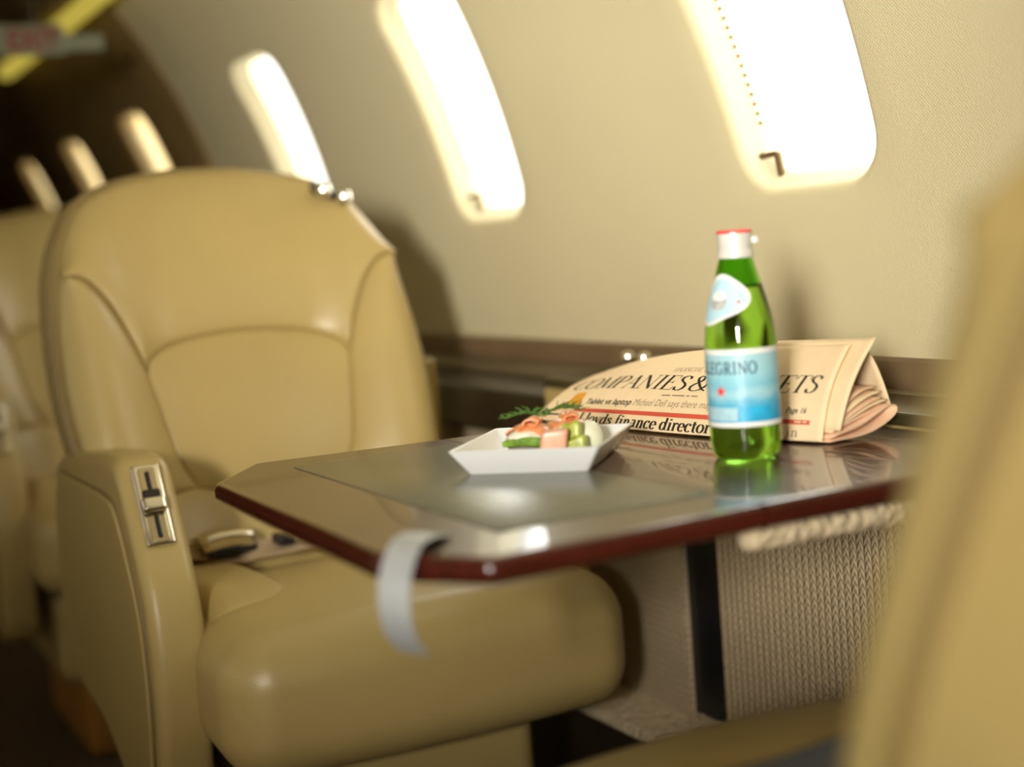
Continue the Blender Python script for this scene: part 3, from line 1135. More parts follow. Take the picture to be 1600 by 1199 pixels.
def blob(bm, c, s, seed, amp=0.12, n=20, m=14):
    rnd = random.Random(seed)
    ph = [(rnd.uniform(1, 4), rnd.uniform(1, 4), rnd.uniform(0, 6)) for _ in range(5)]
    rows = []
    for i in range(m + 1):
        th = PI * (0.001 + 0.998 * i / m)
        row = []
        for k in range(n):
            a = 2 * PI * k / n
            f = 1 + amp * sum(math.sin(p * th + round(q) * a + r) for p, q, r in ph) / 3
            row.append((c[0] + s[0] * f * math.sin(th) * math.cos(a), c[1] + s[1] * f * math.sin(th) * math.sin(a), c[2] + s[2] * f * math.cos(th)))
        rows.append(row)
    V = grid(bm, rows, close_v=True)
    bm.faces.new(V[0])
    bm.faces.new(list(reversed(V[-1])))


def salmon_drape(c, r, seed):
    """a thin ragged slice lying over the filling, with one rolled fold"""
    bm = bmesh.new()
    rows = []
    n, m = 40, 14
    for i in range(n):
        a = 2 * PI * i / n
        reach = math.radians(62 + 15 * math.sin(2 * a + seed) + 9 * math.sin(5 * a + 2 * seed))
        row = []
        for j in range(m + 1):
            th = 0.02 + reach * j / m
            f = 1.0 + 0.035 * math.sin(6 * a + 5 * th + seed) * (j / m) + 0.05 * math.exp(-((a - 4.4 - 0.8 * th) / 0.22) ** 2)
            row.append((c[0] + r[0] * f * math.sin(th) * math.cos(a), c[1] + r[1] * f * math.sin(th) * math.sin(a), c[2] + r[2] * f * math.cos(th)))
        rows.append(row)
    V = grid(bm, rows, close_u=True)
    bm.faces.new([v[0] for v in V])
    return bm


def salmon_fold(c, ang, w, r, seed):
    """a short rolled end of the slice, open towards the front"""
    bm = bmesh.new()
    rows = []
    n, m = 30, 8
    for i in range(n + 1):
        t = i / n
        a = PI * (1.15 - 1.9 * t)
        rad = r * (1.0 - 0.45 * t)
        row = []
        for j in range(m + 1):
            v = j / m - 0.5
            X, Y = rad * 1.5 * math.cos(a) + 0.001 * math.sin(9 * v + seed), v * w * (1 - 0.2 * t)
            row.append((c[0] + X * math.cos(ang) - Y * math.sin(ang), c[1] + X * math.sin(ang) + Y * math.cos(ang), c[2] + rad * 0.8 * math.sin(a) + 0.0012 * math.sin(8 * v + seed)))
        rows.append(row)
    grid(bm, rows)
    return bm


def dill_sprig(c, ang, L, seed):
    rnd = random.Random(seed)
    bm = bmesh.new()
    dx, dy = math.cos(ang), math.sin(ang)
    stem = [Vector((c[0] + dx * L * (k / 6 - 0.5), c[1] + dy * L * (k / 6 - 0.5), c[2] + 0.004 * math.sin(PI * k / 6))) for k in range(7)]
    tube(bm, stem, 0.0005, 5)
    for k in range(70):
        p = stem[rnd.randrange(0, 7)]
        a = ang + rnd.uniform(-1.3, 1.3) + (PI if rnd.random() < 0.4 else 0)
        l = rnd.uniform(0.005, 0.012)
        up = rnd.uniform(-0.05, 0.65)
        q = p + Vector((math.cos(a) * l, math.sin(a) * l, up * l))
        mid = (p + q) / 2 + Vector((0, 0, 0.001))
        tube(bm, [p, mid, q], [0.0005, 0.00045, 0.0002], 4, caps=False)
    return bm


FZ = TT + 0.0008 + 0.0043          # food rests on the dish floor
# canape nearest the aisle: (world coordinates; the direction (dx, dy) runs along the front of the dish)
fx = Vector((math.cos(ang), math.sin(ang), 0))
fy = Vector((-math.sin(ang), math.cos(ang), 0))


def pp(a, b, z=0.0):
    """a along the front edge, b away from it, measured from the dish centre"""
    return Vector((0.6405, 1.2255, FZ + z)) + fx * a + fy * b


def canape(label, a, b, seed, green):
    P = pp(a, b)
    cz = thing('canape', label, 'canape', P, 0.0, 'salmon canapes on the white dish')
    bm = bmesh.new()
    slab(bm, [(0.0225 * math.cos(2 * PI * k / 24), 0.019 * math.sin(2 * PI * k / 24)) for k in range(24)], 0.0, 0.011, 0.002, lambda x, y, z: (x, y, z), 3)
    link('base', bm, PURPLE, cz)
    bm = bmesh.new()
    blob(bm, (0, 0, 0.0190), (0.0222, 0.0185, 0.0115), seed, 0.10)
    link('cream_filling', bm, CREAM if green else EGG, cz)
    o = link('salmon_slice', salmon_drape((0.0, 0, 0.0192), (0.0245, 0.0200, 0.0132), seed), SALMON, cz, smooth=80)
    sm = o.modifiers.new('thickness', 'SOLIDIFY')
    sm.thickness = 0.0018
    o = link('salmon_fold', salmon_fold((0.002, -0.004, 0.0325), ang * 0.9, 0.020, 0.0060, seed), SALMON, cz, smooth=80)
    sm = o.modifiers.new('thickness', 'SOLIDIFY')
    sm.thickness = 0.0015
    link('dill_sprig', dill_sprig((-0.004, 0, 0.0375), ang + 0.15, 0.036, seed + 3), DILL, cz)
    return cz


c1 = canape('salmon canape with dill nearest the aisle, asparagus at its front', -0.0125, 0.0, 4, True)
bm = bmesh.new()
q0, q1 = -fx * 0.021 - fy * 0.019, fx * 0.022 - fy * 0.021
pts = [q0.lerp(q1, k / 8) + Vector((0, 0, 0.0155 + 0.002 * math.sin(PI * k / 8))) for k in range(9)]
tube(bm, pts, [0.0022, 0.0038, 0.0042, 0.0042, 0.0045, 0.0045, 0.0045, 0.0045, 0.004], 10)
link('asparagus_tip', bm, ASPARAGUS, c1)
c2 = canape('salmon canape with dill on the newspaper side of the dish', 0.014, 0.030, 9, False)
c2.rotation_euler.z = 0.5
# pink cube and celery in front of the second canape
cb = pp(0.0170, -0.030)
bm = bmesh.new()
rbox(bm, (0, 0, 0.0145), (0.0120, 0.009, 0.0145), 0.003, 3, 3, lambda x, y, z: (x + 0.15 * z, y, z + 0.06 * x))
o = tag(link('salmon_cube', bm, HAM, None, loc=cb), 'pale pink salmon cube at the front of the dish', 'food')
o.rotation_euler.z = ang + 0.2
cb = pp(0.0345, -0.018)
bm = bmesh.new()
rbox(bm, (0.0, 0.0, 0.010), (0.010, 0.007, 0.0100), 0.003, 4, 3, lambda x, y, z: (x, y + 3 * z * x * 4, z + 0.002 * math.sin(300 * x)))
rbox(bm, (-0.004, 0.004, 0.0255), (0.009, 0.005, 0.0075), 0.003, 4, 3, lambda x, y, z: (x, y + 0.2 * z, z + 0.002 * math.sin(400 * x)))
o = tag(link('celery_piece', bm, CELERY, None, loc=cb), 'pale green celery chunk beside the pink salmon cube', 'food')
o.rotation_euler.z = ang
bm = bmesh.new()
blob(bm, (0, 0, 0.0155), (0.0135, 0.012, 0.0155), 21, 0.05)
tag(link('egg_piece', bm, EGG, None, loc=pp(0.0395, 0.012)), 'white egg piece at the newspaper end of the dish', 'food')

# ------------------------------------------------------------------ bottle
BX, BY = 0.7745, 1.0985
bt = thing('bottle', 'green glass mineral water bottle with blue label standing on the table', 'bottle', (BX, BY, TT + 0.0002))
face = math.atan2(0 - BY, 0 - BX)          # direction from the bottle towards the viewer side of the cabin
PROF = [(0.0, 0.0035), (0.012, 0.0030), (0.0205, 0.0006), (0.0245, 0.0), (0.0275, 0.0018), (0.0298, 0.0065), (0.0308, 0.014), (0.0313, 0.025), (0.0313, 0.04), (0.0313, 0.06), (0.0313, 0.08), (0.0312, 0.097),
        (0.0308, 0.106), (0.0298, 0.116), (0.0280, 0.126), (0.0256, 0.136), (0.0228, 0.146), (0.0198, 0.156), (0.0170, 0.166), (0.0148, 0.174), (0.0134, 0.182), (0.0130, 0.189), (0.0128, 0.193)]
PV = spline([(r, z, 0) for r, z in PROF], 4)


def brad(z):
    for a, b in zip(PV[8:], PV[9:]):
        if a.y <= z <= b.y:
            return a.x + (b.x - a.x) * (z - a.y) / max(1e-9, b.y - a.y)
    return 0.0313


bm = bmesh.new()
lathe(bm, [(max(p.x, 0.0004), p.y) for p in PV], 64)
bmesh.ops.recalc_face_normals(bm, faces=bm.faces)
# head space of air above the drink
air = [(0.0004, 0.148)] + [(max(0.0004, p.x - 0.0028), p.y) for p in PV if 0.148 <= p.y <= 0.191]
V = lathe(bm, air, 64, cap0=True, cap1=True)
t = NT('green_bottle_glass')
t.set(Base_Color=(0.30, 0.72, 0.08), Roughness=0.02, Transmission_Weight=1.0, IOR=1.36, Specular_IOR_Level=0.5)
GLASS = t.m
me = bpy.data.meshes.new('body')
for f in bm.faces:
    f.smooth = True
# the inner shell's normals must point into the air pocket
inner = [f for f in bm.faces if all(v.co.z > 0.1475 for v in f.verts) and all(math.hypot(v.co.x, v.co.y) < brad(v.co.z) - 0.0015 for v in f.verts)]
for f in inner:
    c = f.calc_center_median()
    tgt = Vector((0, 0, 0.170))
    if f.normal.dot(tgt - c) < 0:
        f.normal_flip()
bm.to_mesh(me)
bm.free()
link('glass_body', me, GLASS, bt, smooth=0)


def wrap(th, z, d):
    r = brad(z) + d
    return (r * math.cos(face + th), r * math.sin(face + th), z)


# the label's print: pale blue sheet with white borders and a deeper blue scene
t = NT('blue_label_print')
v = t.coord()
sep = t.n('ShaderNodeSeparateXYZ')
t.l(v, sep.inputs[0])
n1 = t.noise(v, 60, 4)
zz = t.math('ADD', sep.outputs['Z'], t.math('MULTIPLY', t.math('SUBTRACT', n1, 0.5), 0.014))
c_a = t.ramp(t.math('MULTIPLY', zz, 10.0), [(0.36, (0.04, 0.36, 0.62)), (0.50, (0.10, 0.44, 0.64)), (0.58, (0.36, 0.62, 0.70)), (0.66, (0.22, 0.53, 0.66)), (0.76, (0.33, 0.62, 0.70)), (0.9, (0.36, 0.60, 0.66))])
t.l(c_a, t.b.inputs['Base Color'])
LABEL = t.set(Roughness=0.35)
LABEL_WHITE = simple('white_label_border', (0.80, 0.80, 0.76), 0.4, var=0.02)
LABEL_CYAN = simple('cyan_label_block', (0.03, 0.40, 0.68), 0.35, var=0.15, nscale=90)
LABEL_PALE = simple('pale_blue_print', (0.40, 0.62, 0.72), 0.4, var=0.12, nscale=200)
LABEL_STAR = simple('red_star_print', (0.80, 0.05, 0.04), 0.5)
LABEL_NAVY = simple('navy_print', (0.015, 0.045, 0.11), 0.5)
TH0 = -0.55                                  # middle of the label, turned away from the viewer


def wrap_sheet(name, th0, th1, z0, z1, d, m, parent):
    bm = bmesh.new()
    n = max(4, int((th1 - th0) / 0.05))
    P = []
    for dd in (d, d + 0.00025):
        P.append([[wrap(th0 + (th1 - th0) * k / n, z, dd) for k in range(n + 1)] for z in (z0, (z0 * 2 + z1) / 3, (z0 + 2 * z1) / 3, z1)])
    grid(bm, P[1])
    return link(name, bm, m, parent, smooth=60)


ml = wrap_sheet('main_label', -1.75, 1.45, 0.0305, 0.0965, 0.0002, LABEL, bt)
wrap_sheet('label_border', -1.75, 1.45, 0.0927, 0.0972, 0.0004, LABEL_WHITE, ml)
wrap_sheet('label_border', -1.75, 1.45, 0.0298, 0.0340, 0.0004, LABEL_WHITE, ml)
wrap_sheet('label_block', TH0 + 0.42, TH0 + 1.32, 0.0355, 0.0475, 0.0004, LABEL_CYAN, ml)
wrap_sheet('label_block', TH0 - 1.0, TH0 + 0.36, 0.0355, 0.0470, 0.0004, LABEL_PALE, ml)
bm = bmesh.new()
ctr = bm.verts.new(wrap(TH0 - 0.10, 0.0610, 0.0006))
ring = []
for k in range(10):
    r = 0.0056 if k % 2 == 0 else 0.0024
    ring.append(bm.verts.new(wrap(TH0 - 0.10 + r / 0.0313 * math.sin(2 * PI * k / 10), 0.0610 + r * math.cos(2 * PI * k / 10), 0.0006)))
for k in range(10):
    bm.faces.new((ctr, ring[k], ring[(k + 1) % 10]))
link('star', bm, LABEL_STAR, ml)['label'] = 'red star'

# neck label: rounded three-cornered shield
def shield(scale, d, m, parent, nm, dz=0.0):
    ctr_t, ctr_z = -0.62, 0.1375
    bm = bmesh.new()
    base = [(0.0, 0.024), (-0.012, 0.020), (-0.022, 0.004), (-0.026, -0.012), (-0.020, -0.0195), (-0.008, -0.0190), (0.006, -0.0135), (0.020, -0.0075), (0.0262, 0.0), (0.0235, 0.0085), (0.012, 0.018)]
    out = spline([(x, y, 0) for x, y in base], 5, True)
    rows = []
    for f in (1.0, 0.8, 0.6, 0.4, 0.2, 0.03):
        row = []
        for p in out:
            x, y = p.x * f * scale, p.y * f * scale + dz
            z = ctr_z + y
            row.append(wrap(ctr_t + x / brad(z), z, d))
        rows.append(row)
    V = grid(bm, rows, close_v=True)
    bm.faces.new(V[-1])
    return link(nm, bm, m, parent, smooth=60)


nl = shield(1.0, 0.0004, LABEL_WHITE, bt, 'neck_label')
shield(0.84, 0.0007, simple('pale_blue_shield', (0.45, 0.67, 0.76), 0.4, var=0.06, nscale=80), nl, 'shield_print')
bm = bmesh.new()
for (tt, z, rx, rz_) in ((-0.72, 0.1375, 0.0085, 0.0065),):
    rows = [[wrap(tt + rx * f * math.cos(2 * PI * k / 20) / brad(z), z + rz_ * f * math.sin(2 * PI * k / 20), 0.0010) for k in range(20)] for f in (1, 0.5, 0.05)]
    V = grid(bm, rows, close_v=True)
    bm.faces.new(V[-1])
link('emblem', bm, simple('grey_emblem', (0.42, 0.43, 0.42), 0.5, var=0.35, nscale=260), nl)
bm = bmesh.new()
rows = [[wrap(-0.72 + 0.0075 * f * math.cos(2 * PI * k / 20) / 0.023, 0.1430 + 0.004 * f * math.sin(2 * PI * k / 20), 0.0012) for k in range(20)] for f in (1, 0.5, 0.05)]
V = grid(bm, rows, close_v=True)
bm.faces.new(V[-1])
link('emblem_cloud', bm, LABEL_WHITE, nl)
bm = bmesh.new()
rows = [[wrap(0.02 + 0.0015 * f * math.cos(2 * PI * k / 12) / 0.023, 0.1375 + 0.0015 * f * math.sin(2 * PI * k / 12), 0.0012) for k in range(12)] for f in (1, 0.5, 0.05)]
V = grid(bm, rows, close_v=True)
bm.faces.new(V[-1])
link('emblem_star', bm, LABEL_STAR, nl)
# cap
bm = bmesh.new()
lathe(bm, [(0.0135, 0.1745), (0.0158, 0.1745), (0.0162, 0.1765), (0.0158, 0.1795), (0.0147, 0.1815), (0.0147, 0.1835), (0.0150, 0.1850), (0.0152, 0.1955), (0.0148, 0.1972)], 60, cap0=False, cap1=False)
cp = link('cap', bm, simple('white_foil_cap', (0.74, 0.72, 0.66), 0.35, metal=0.2, var=0.02), bt)
bm = bmesh.new()
lathe(bm, [(0.0150, 0.1955), (0.0154, 0.1962), (0.0152, 0.1982), (0.0140, 0.1988)], 60)
link('cap_rim', bm, LABEL_STAR, cp)['label'] = 'red cap rim'
bm = bmesh.new()
rbox(bm, (0.0168 * math.cos(face + 1.6), 0.0168 * math.sin(face + 1.6), 0.189), (0.003, 0.003, 0.003), 0.0012, 2, 2)
link('cap_tab', bm, LABEL_WHITE, cp)

# ------------------------------------------------------------------ newspaper
B = [Vector(p) for p in ((.784, 1.519, .7025), (.797, 1.36, .7025), (.820, 1.215, .7025), (.856, 1.097, .7025))]
T = [Vector(p) for p in ((.897, 1.575, .737), (.897, 1.46, .760), (.900, 1.344, .773), (.902, 1.108, .785))]
BU, TU = (0, .37, .71, 1.), (0, .25, .51, 1.)


def herm(P, U, u):
    i = 0
    while i < len(U) - 2 and u > U[i + 1]:
        i += 1

    def tan(k):
        if k == 0:
            return (P[1] - P[0]) / (U[1] - U[0])
        if k == len(U) - 1:
            return (P[-1] - P[-2]) / (U[-1] - U[-2])
        return (P[k + 1] - P[k - 1]) / (U[k + 1] - U[k - 1])
    hh = U[i + 1] - U[i]
    t = (u - U[i]) / hh
    return (2 * t ** 3 - 3 * t * t + 1) * P[i] + (t ** 3 - 2 * t * t + t) * hh * tan(i) + (-2 * t ** 3 + 3 * t * t) * P[i + 1] + (t ** 3 - t * t) * hh * tan(i + 1)


NB = Vector((-.75, -.12, .6))


def S(u, v, d=0.0):
    p = herm(B, BU, u) * (1 - v) + herm(T, TU, u) * v + NB * (.008 * math.sin(PI * max(0, min(1, v))))
    if d:
        e = 0.01
        a = (herm(B, BU, u + e) * (1 - v) + herm(T, TU, u + e) * v) - (herm(B, BU, u - e) * (1 - v) + herm(T, TU, u - e) * v)
        b = herm(T, TU, u) - herm(B, BU, u)
        n = a.cross(b).normalized()
        if n.x > 0:
            n = -n
        p = p + n * d
    return p


nw = thing('newspaper', 'folded salmon pink newspaper leaning up behind the green bottle', 'newspaper', (0, 0, 0))


def sheet(name, rows, m, parent, th=0.0007):
    bm = bmesh.new()
    grid(bm, rows)
    o = link(name, bm, m, parent, smooth=70)
    md = o.modifiers.new('thickness', 'SOLIDIFY')
    md.thickness = th
    md.offset = 0
    return o


# front page: face, rounded fold over the top and a back flap going down to the table
rows = []
for i in range(61):
    u = i / 60
    row = [S(u, j / 24) for j in range(25)]
    top, prev = row[-1], row[-2]
    tg = (top - prev).normalized()
    back = Vector((1, 0.1, 0))
    hgt = top.z - 0.704
    for k in range(1, 11):
        f = k / 10
        row.append(top + tg * (0.006 * math.sin(PI * min(1, 2 * f) / 2) * (1 - f)) + back * (0.050 * f) + Vector((0, 0, -hgt * (f ** 2.2) * 0.80)))
    rows.append(row)
front = sheet('front_page', rows, PAPER, nw)
# inner page peeping out at the right end
rows = []
for i in range(25):
    u = 0.72 + 0.30 * i / 24
    rows.append([S(u, 0.10 + 0.90 * j / 16) + Vector((0.007 + 0.006 * j / 16, -0.004 - 0.008 * j / 16, 0.000 + 0.0004 * j)) for j in range(17)])
sheet('inner_page', rows, PAPER, nw)
# bundle of folded pages on the table behind the face
ex = (B[3] - B[1]).normalized()                # along the fold towards the right end
ey = Vector((-ex.y, ex.x, 0)).normalized()
if ey.x < 0:
    ey = -ey
E0 = B[3] + Vector((0, 0, -0.0012))


def bundle(profile, l0, l1, m, nm):
    pr = spline([(a, b, 0) for a, b in profile], 6)
    rows = []
    for p in pr:
        rows.append([E0 + ex * (l0 + (l1 - l0) * k / 10 + 0.05 * max(0, p.x) * 0) + ey * p.x + Vector((0, 0, p.y)) + ex * (0.10 * p.x) for k in range(11)])
    sheet(nm, rows, m, nw)


bundle([(0.002, 0.0012), (0.045, 0.002), (0.070, 0.007), (0.088, 0.015), (0.092, 0.022), (0.085, 0.025), (0.070, 0.021), (0.045, 0.012), (0.008, 0.005)], -0.15, 0.006, PAPER_EDGE, 'folded_page')
bundle([(0.006, 0.0035), (0.045, 0.009), (0.066, 0.016), (0.077, 0.020), (0.072, 0.0215), (0.045, 0.017), (0.010, 0.0085)], -0.12, 0.002, PAPER_EDGE, 'folded_page')
bundle([(0.010, 0.009), (0.038, 0.019), (0.060, 0.026), (0.083, 0.030)], -0.09, 0.003, PAPER, 'loose_page')
bundle([(0.010, 0.011), (0.036, 0.0225), (0.058, 0.030), (0.073, 0.0335)], -0.09, 0.005, PAPER_EDGE, 'loose_page')
bundle([(0.011, 0.014), (0.034, 0.027), (0.054, 0.035), (0.074, 0.039)], -0.08, 0.004, PAPER, 'loose_page')
bundle([(0.011, 0.017), (0.032, 0.032), (0.050, 0.041), (0.070, 0.044)], -0.08, 0.002, PAPER_EDGE, 'loose_page')


# ---- lettering
def quad_on(name, corners, m, d=0.0005, parent=None, n=24):
    (a, b, c, e) = [Vector(p) for p in corners]
    bm = bmesh.new()
    grid(bm, [[S(*((a.lerp(b, i / n)).lerp(e.lerp(c, i / n), j / 4)), d) for j in range(5)] for i in range(n + 1)])
    return link(name, bm, m, parent or front, smooth=60)


def arc(cx, cy, rx, ry, a0, a1, n=14):
    return [(cx + rx * math.cos(math.radians(a0 + (a1 - a0) * k / n)), cy + ry * math.sin(math.radians(a0 + (a1 - a0) * k / n))) for k in range(n + 1)]


# high-contrast serif letters: (width, strokes); a stroke is (weight, points); weight 't' thin, 'T' thick, 'a' by direction
CAP = {
    'C': (0.74, [('a', arc(0.40, 0.5, 0.36, 0.51, 50, 310, 24)), ('t', [(0.64, 0.98), (0.63, 0.74)]), ('t', [(0.64, 0.30), (0.62, 0.10)])]),
    'O': (0.80, [('a', arc(0.40, 0.5, 0.36, 0.51, 0, 360, 32))]),
    'G': (0.80, [('a', arc(0.40, 0.5, 0.36, 0.51, 50, 300, 24)), ('T', [(0.66, 0.02), (0.66, 0.42)]), ('t', [(0.52, 0.42), (0.80, 0.42)]), ('t', [(0.66, 0.98), (0.65, 0.76)])]),
    'M': (0.98, [('t', [(0.14, 0), (0.16, 1)]), ('T', [(0.16, 1), (0.48, 0.02)]), ('t', [(0.48, 0.02), (0.82, 1)]), ('T', [(0.84, 0), (0.82, 1)]), ('t', [(0.02, 0), (0.28, 0)]), ('t', [(0.70, 0), (0.98, 0)]), ('t', [(0.03, 1), (0.18, 1)]), ('t', [(0.80, 1), (0.96, 1)])]),
    'P': (0.64, [('T', [(0.17, 0), (0.17, 1)]), ('t', [(0.03, 0), (0.33, 0)]), ('t', [(0.03, 1), (0.36, 1)]), ('a', arc(0.34, 0.74, 0.25, 0.26, 90, -90, 16)), ('t', [(0.17, 0.48), (0.36, 0.48)])]),
    'A': (0.78, [('t', [(0.10, 0), (0.40, 1)]), ('T', [(0.40, 1), (0.68, 0)]), ('t', [(0.20, 0.36), (0.56, 0.36)]), ('t', [(0, 0), (0.22, 0)]), ('t', [(0.54, 0), (0.80, 0)])]),
    'N': (0.86, [('t', [(0.14, 0), (0.14, 1)]), ('T', [(0.14, 1), (0.72, 0)]), ('t', [(0.72, 0), (0.72, 1)]), ('t', [(0.02, 0), (0.26, 0)]), ('t', [(0.60, 1), (0.84, 1)]), ('t', [(0.02, 1), (0.16, 1)])]),
    'I': (0.40, [('T', [(0.2, 0), (0.2, 1)]), ('t', [(0.06, 0), (0.34, 0)]), ('t', [(0.06, 1), (0.34, 1)])]),
    'E': (0.66, [('T', [(0.17, 0), (0.17, 1)]), ('t', [(0.04, 0), (0.60, 0)]), ('t', [(0.04, 1), (0.58, 1)]), ('t', [(0.17, 0.52), (0.44, 0.52)]), ('t', [(0.60, 0), (0.62, 0.22)]), ('t', [(0.58, 1), (0.58, 0.80)]), ('t', [(0.44, 0.62), (0.44, 0.42)])]),
    'F': (0.60, [('T', [(0.17, 0), (0.17, 1)]), ('t', [(0.04, 0), (0.32, 0)]), ('t', [(0.04, 1), (0.56, 1)]), ('t', [(0.17, 0.52), (0.42, 0.52)]), ('t', [(0.56, 1), (0.56, 0.80)]), ('t', [(0.42, 0.62), (0.42, 0.42)])]),
    'L': (0.62, [('T', [(0.17, 0), (0.17, 1)]), ('t', [(0.04, 0), (0.56, 0)]), ('t', [(0.04, 1), (0.32, 1)]), ('t', [(0.56, 0), (0.58, 0.24)])]),
    'S': (0.56, [('a', [(0.46, 0.80), (0.42, 0.93), (0.30, 1.0), (0.18, 0.98), (0.09, 0.88), (0.09, 0.74), (0.18, 0.62), (0.30, 0.54), (0.42, 0.44), (0.48, 0.32), (0.46, 0.14), (0.36, 0.02), (0.24, -0.01), (0.12, 0.04), (0.06, 0.20)]), ('t', [(0.46, 0.98), (0.46, 0.78)]), ('t', [(0.06, 0.24), (0.06, 0.0)])]),
    'R': (0.74, [('T', [(0.17, 0), (0.17, 1)]), ('t', [(0.03, 0), (0.33, 0)]), ('t', [(0.03, 1), (0.36, 1)]), ('a', arc(0.34, 0.75, 0.23, 0.25, 90, -90, 16)), ('t', [(0.17, 0.5), (0.36, 0.5)]), ('T', [(0.34, 0.5), (0.64, 0.0)]), ('t', [(0.58, 0), (0.76, 0)])]),
    'K': (0.76, [('T', [(0.17, 0), (0.17, 1)]), ('t', [(0.03, 0), (0.33, 0)]), ('t', [(0.03, 1), (0.33, 1)]), ('t', [(0.17, 0.42), (0.62, 1)]), ('T', [(0.30, 0.58), (0.66, 0)]), ('t', [(0.52, 1), (0.74, 1)]), ('t', [(0.54, 0), (0.78, 0)])]),
    'T': (0.66, [('T', [(0.33, 0), (0.33, 1)]), ('t', [(0.18, 0), (0.48, 0)]), ('t', [(0.04, 1), (0.62, 1)]), ('t', [(0.04, 1), (0.03, 0.78)]), ('t', [(0.62, 1), (0.63, 0.78)])]),
    '&': (0.86, [('a', [(0.84, 0.46), (0.74, 0.26), (0.60, 0.09), (0.42, 0.0), (0.22, 0.01), (0.09, 0.12), (0.09, 0.28), (0.20, 0.44), (0.36, 0.56), (0.48, 0.70), (0.50, 0.86), (0.42, 0.98), (0.30, 0.99), (0.22, 0.88), (0.24, 0.74), (0.36, 0.54), (0.54, 0.28), (0.70, 0.10), (0.86, 0.02)]), ('t', [(0.72, 0.46), (0.95, 0.46)])]),
    '.': (0.24, [('T', [(0.06, 0.05), (0.18, 0.05)])]),
    ' ': (0.30, []),
}
LOW = {
    'L': (0.70, [('T', [(0.19, 0), (0.19, 1)]), ('t', [(0.04, 0), (0.62, 0)]), ('t', [(0.04, 1), (0.36, 1)]), ('t', [(0.60, 0), (0.63, 0.28)])]),
    'l': (0.34, [('T', [(0.17, 0), (0.17, 1.02)]), ('t', [(0.02, 0), (0.32, 0)]), ('t', [(0.02, 1.0), (0.17, 1.0)])]),
    'o': (0.56, [('a', arc(0.28, 0.32, 0.22, 0.33, 0, 360, 24))]),
    'y': (0.58, [('T', [(0.10, 0.64), (0.31, 0.06)]), ('t', [(0.50, 0.64), (0.30, 0.02), (0.20, -0.22), (0.08, -0.26)]), ('t', [(0.0, 0.64), (0.22, 0.64)]), ('t', [(0.38, 0.64), (0.58, 0.64)])]),
    'd': (0.62, [('a', arc(0.26, 0.32, 0.20, 0.33, 20, 340, 22)), ('T', [(0.46, 0), (0.46, 1.02)]), ('t', [(0.34, 1.0), (0.46, 1.0)]), ('t', [(0.46, 0), (0.62, 0)])]),
    's': (0.46, [('a', [(0.36, 0.50), (0.32, 0.60), (0.22, 0.65), (0.12, 0.61), (0.08, 0.52), (0.13, 0.43), (0.24, 0.36), (0.35, 0.28), (0.38, 0.17), (0.33, 0.05), (0.22, -0.01), (0.11, 0.03), (0.06, 0.14)])]),
    'f': (0.36, [('T', [(0.18, 0), (0.18, 0.80)]), ('a', arc(0.32, 0.82, 0.14, 0.19, 180, 50, 10)), ('t', [(0.03, 0), (0.34, 0)]), ('t', [(0.02, 0.62), (0.38, 0.62)])]),
    'i': (0.34, [('T', [(0.17, 0), (0.17, 0.64)]), ('t', [(0.02, 0), (0.32, 0)]), ('t', [(0.02, 0.63), (0.17, 0.63)]), ('T', [(0.17, 0.82), (0.17, 0.95)])]),
    'n': (0.64, [('T', [(0.16, 0), (0.16, 0.64)]), ('t', [(0.02, 0.63), (0.16, 0.63)]), ('t', [(0.02, 0), (0.30, 0)]), ('a', arc(0.33, 0.42, 0.15, 0.22, 170, 0, 12)), ('T', [(0.48, 0.44), (0.48, 0)]), ('t', [(0.36, 0), (0.62, 0)])]),
    'a': (0.54, [('T', [(0.38, 0.06), (0.38, 0.46)]), ('a', arc(0.24, 0.46, 0.14, 0.19, 0, 150, 12)), ('a', arc(0.22, 0.18, 0.15, 0.18, 80, 350, 18)), ('t', [(0.38, 0.38), (0.22, 0.36)]), ('t', [(0.38, 0.04), (0.52, 0.02)])]),
    'c': (0.50, [('a', arc(0.28, 0.32, 0.21, 0.33, 45, 315, 22)), ('T', [(0.40, 0.48), (0.40, 0.58)])]),
    'e': (0.52, [('a', arc(0.27, 0.32, 0.20, 0.33, 0, 318, 24)), ('t', [(0.07, 0.34), (0.47, 0.34)])]),
    'r': (0.46, [('T', [(0.16, 0), (0.16, 0.64)]), ('t', [(0.02, 0.63), (0.16, 0.63)]), ('t', [(0.02, 0), (0.32, 0)]), ('a', arc(0.34, 0.44, 0.17, 0.20, 160, 60, 8)), ('T', [(0.40, 0.52), (0.40, 0.63)])]),
    't': (0.38, [('T', [(0.17, 0.12), (0.17, 0.84)]), ('t', [(0.02, 0.62), (0.36, 0.62)]), ('a', arc(0.29, 0.14, 0.12, 0.15, 180, 300, 8))]),
    'u': (0.64, [('T', [(0.16, 0.64), (0.16, 0.2)]), ('a', arc(0.31, 0.2, 0.15, 0.2, 180, 340, 10)), ('T', [(0.48, 0), (0.48, 0.64)]), ('t', [(0.02, 0.63), (0.16, 0.63)]), ('t', [(0.48, 0), (0.62, 0)])]),
    ' ': (0.28, []),
}


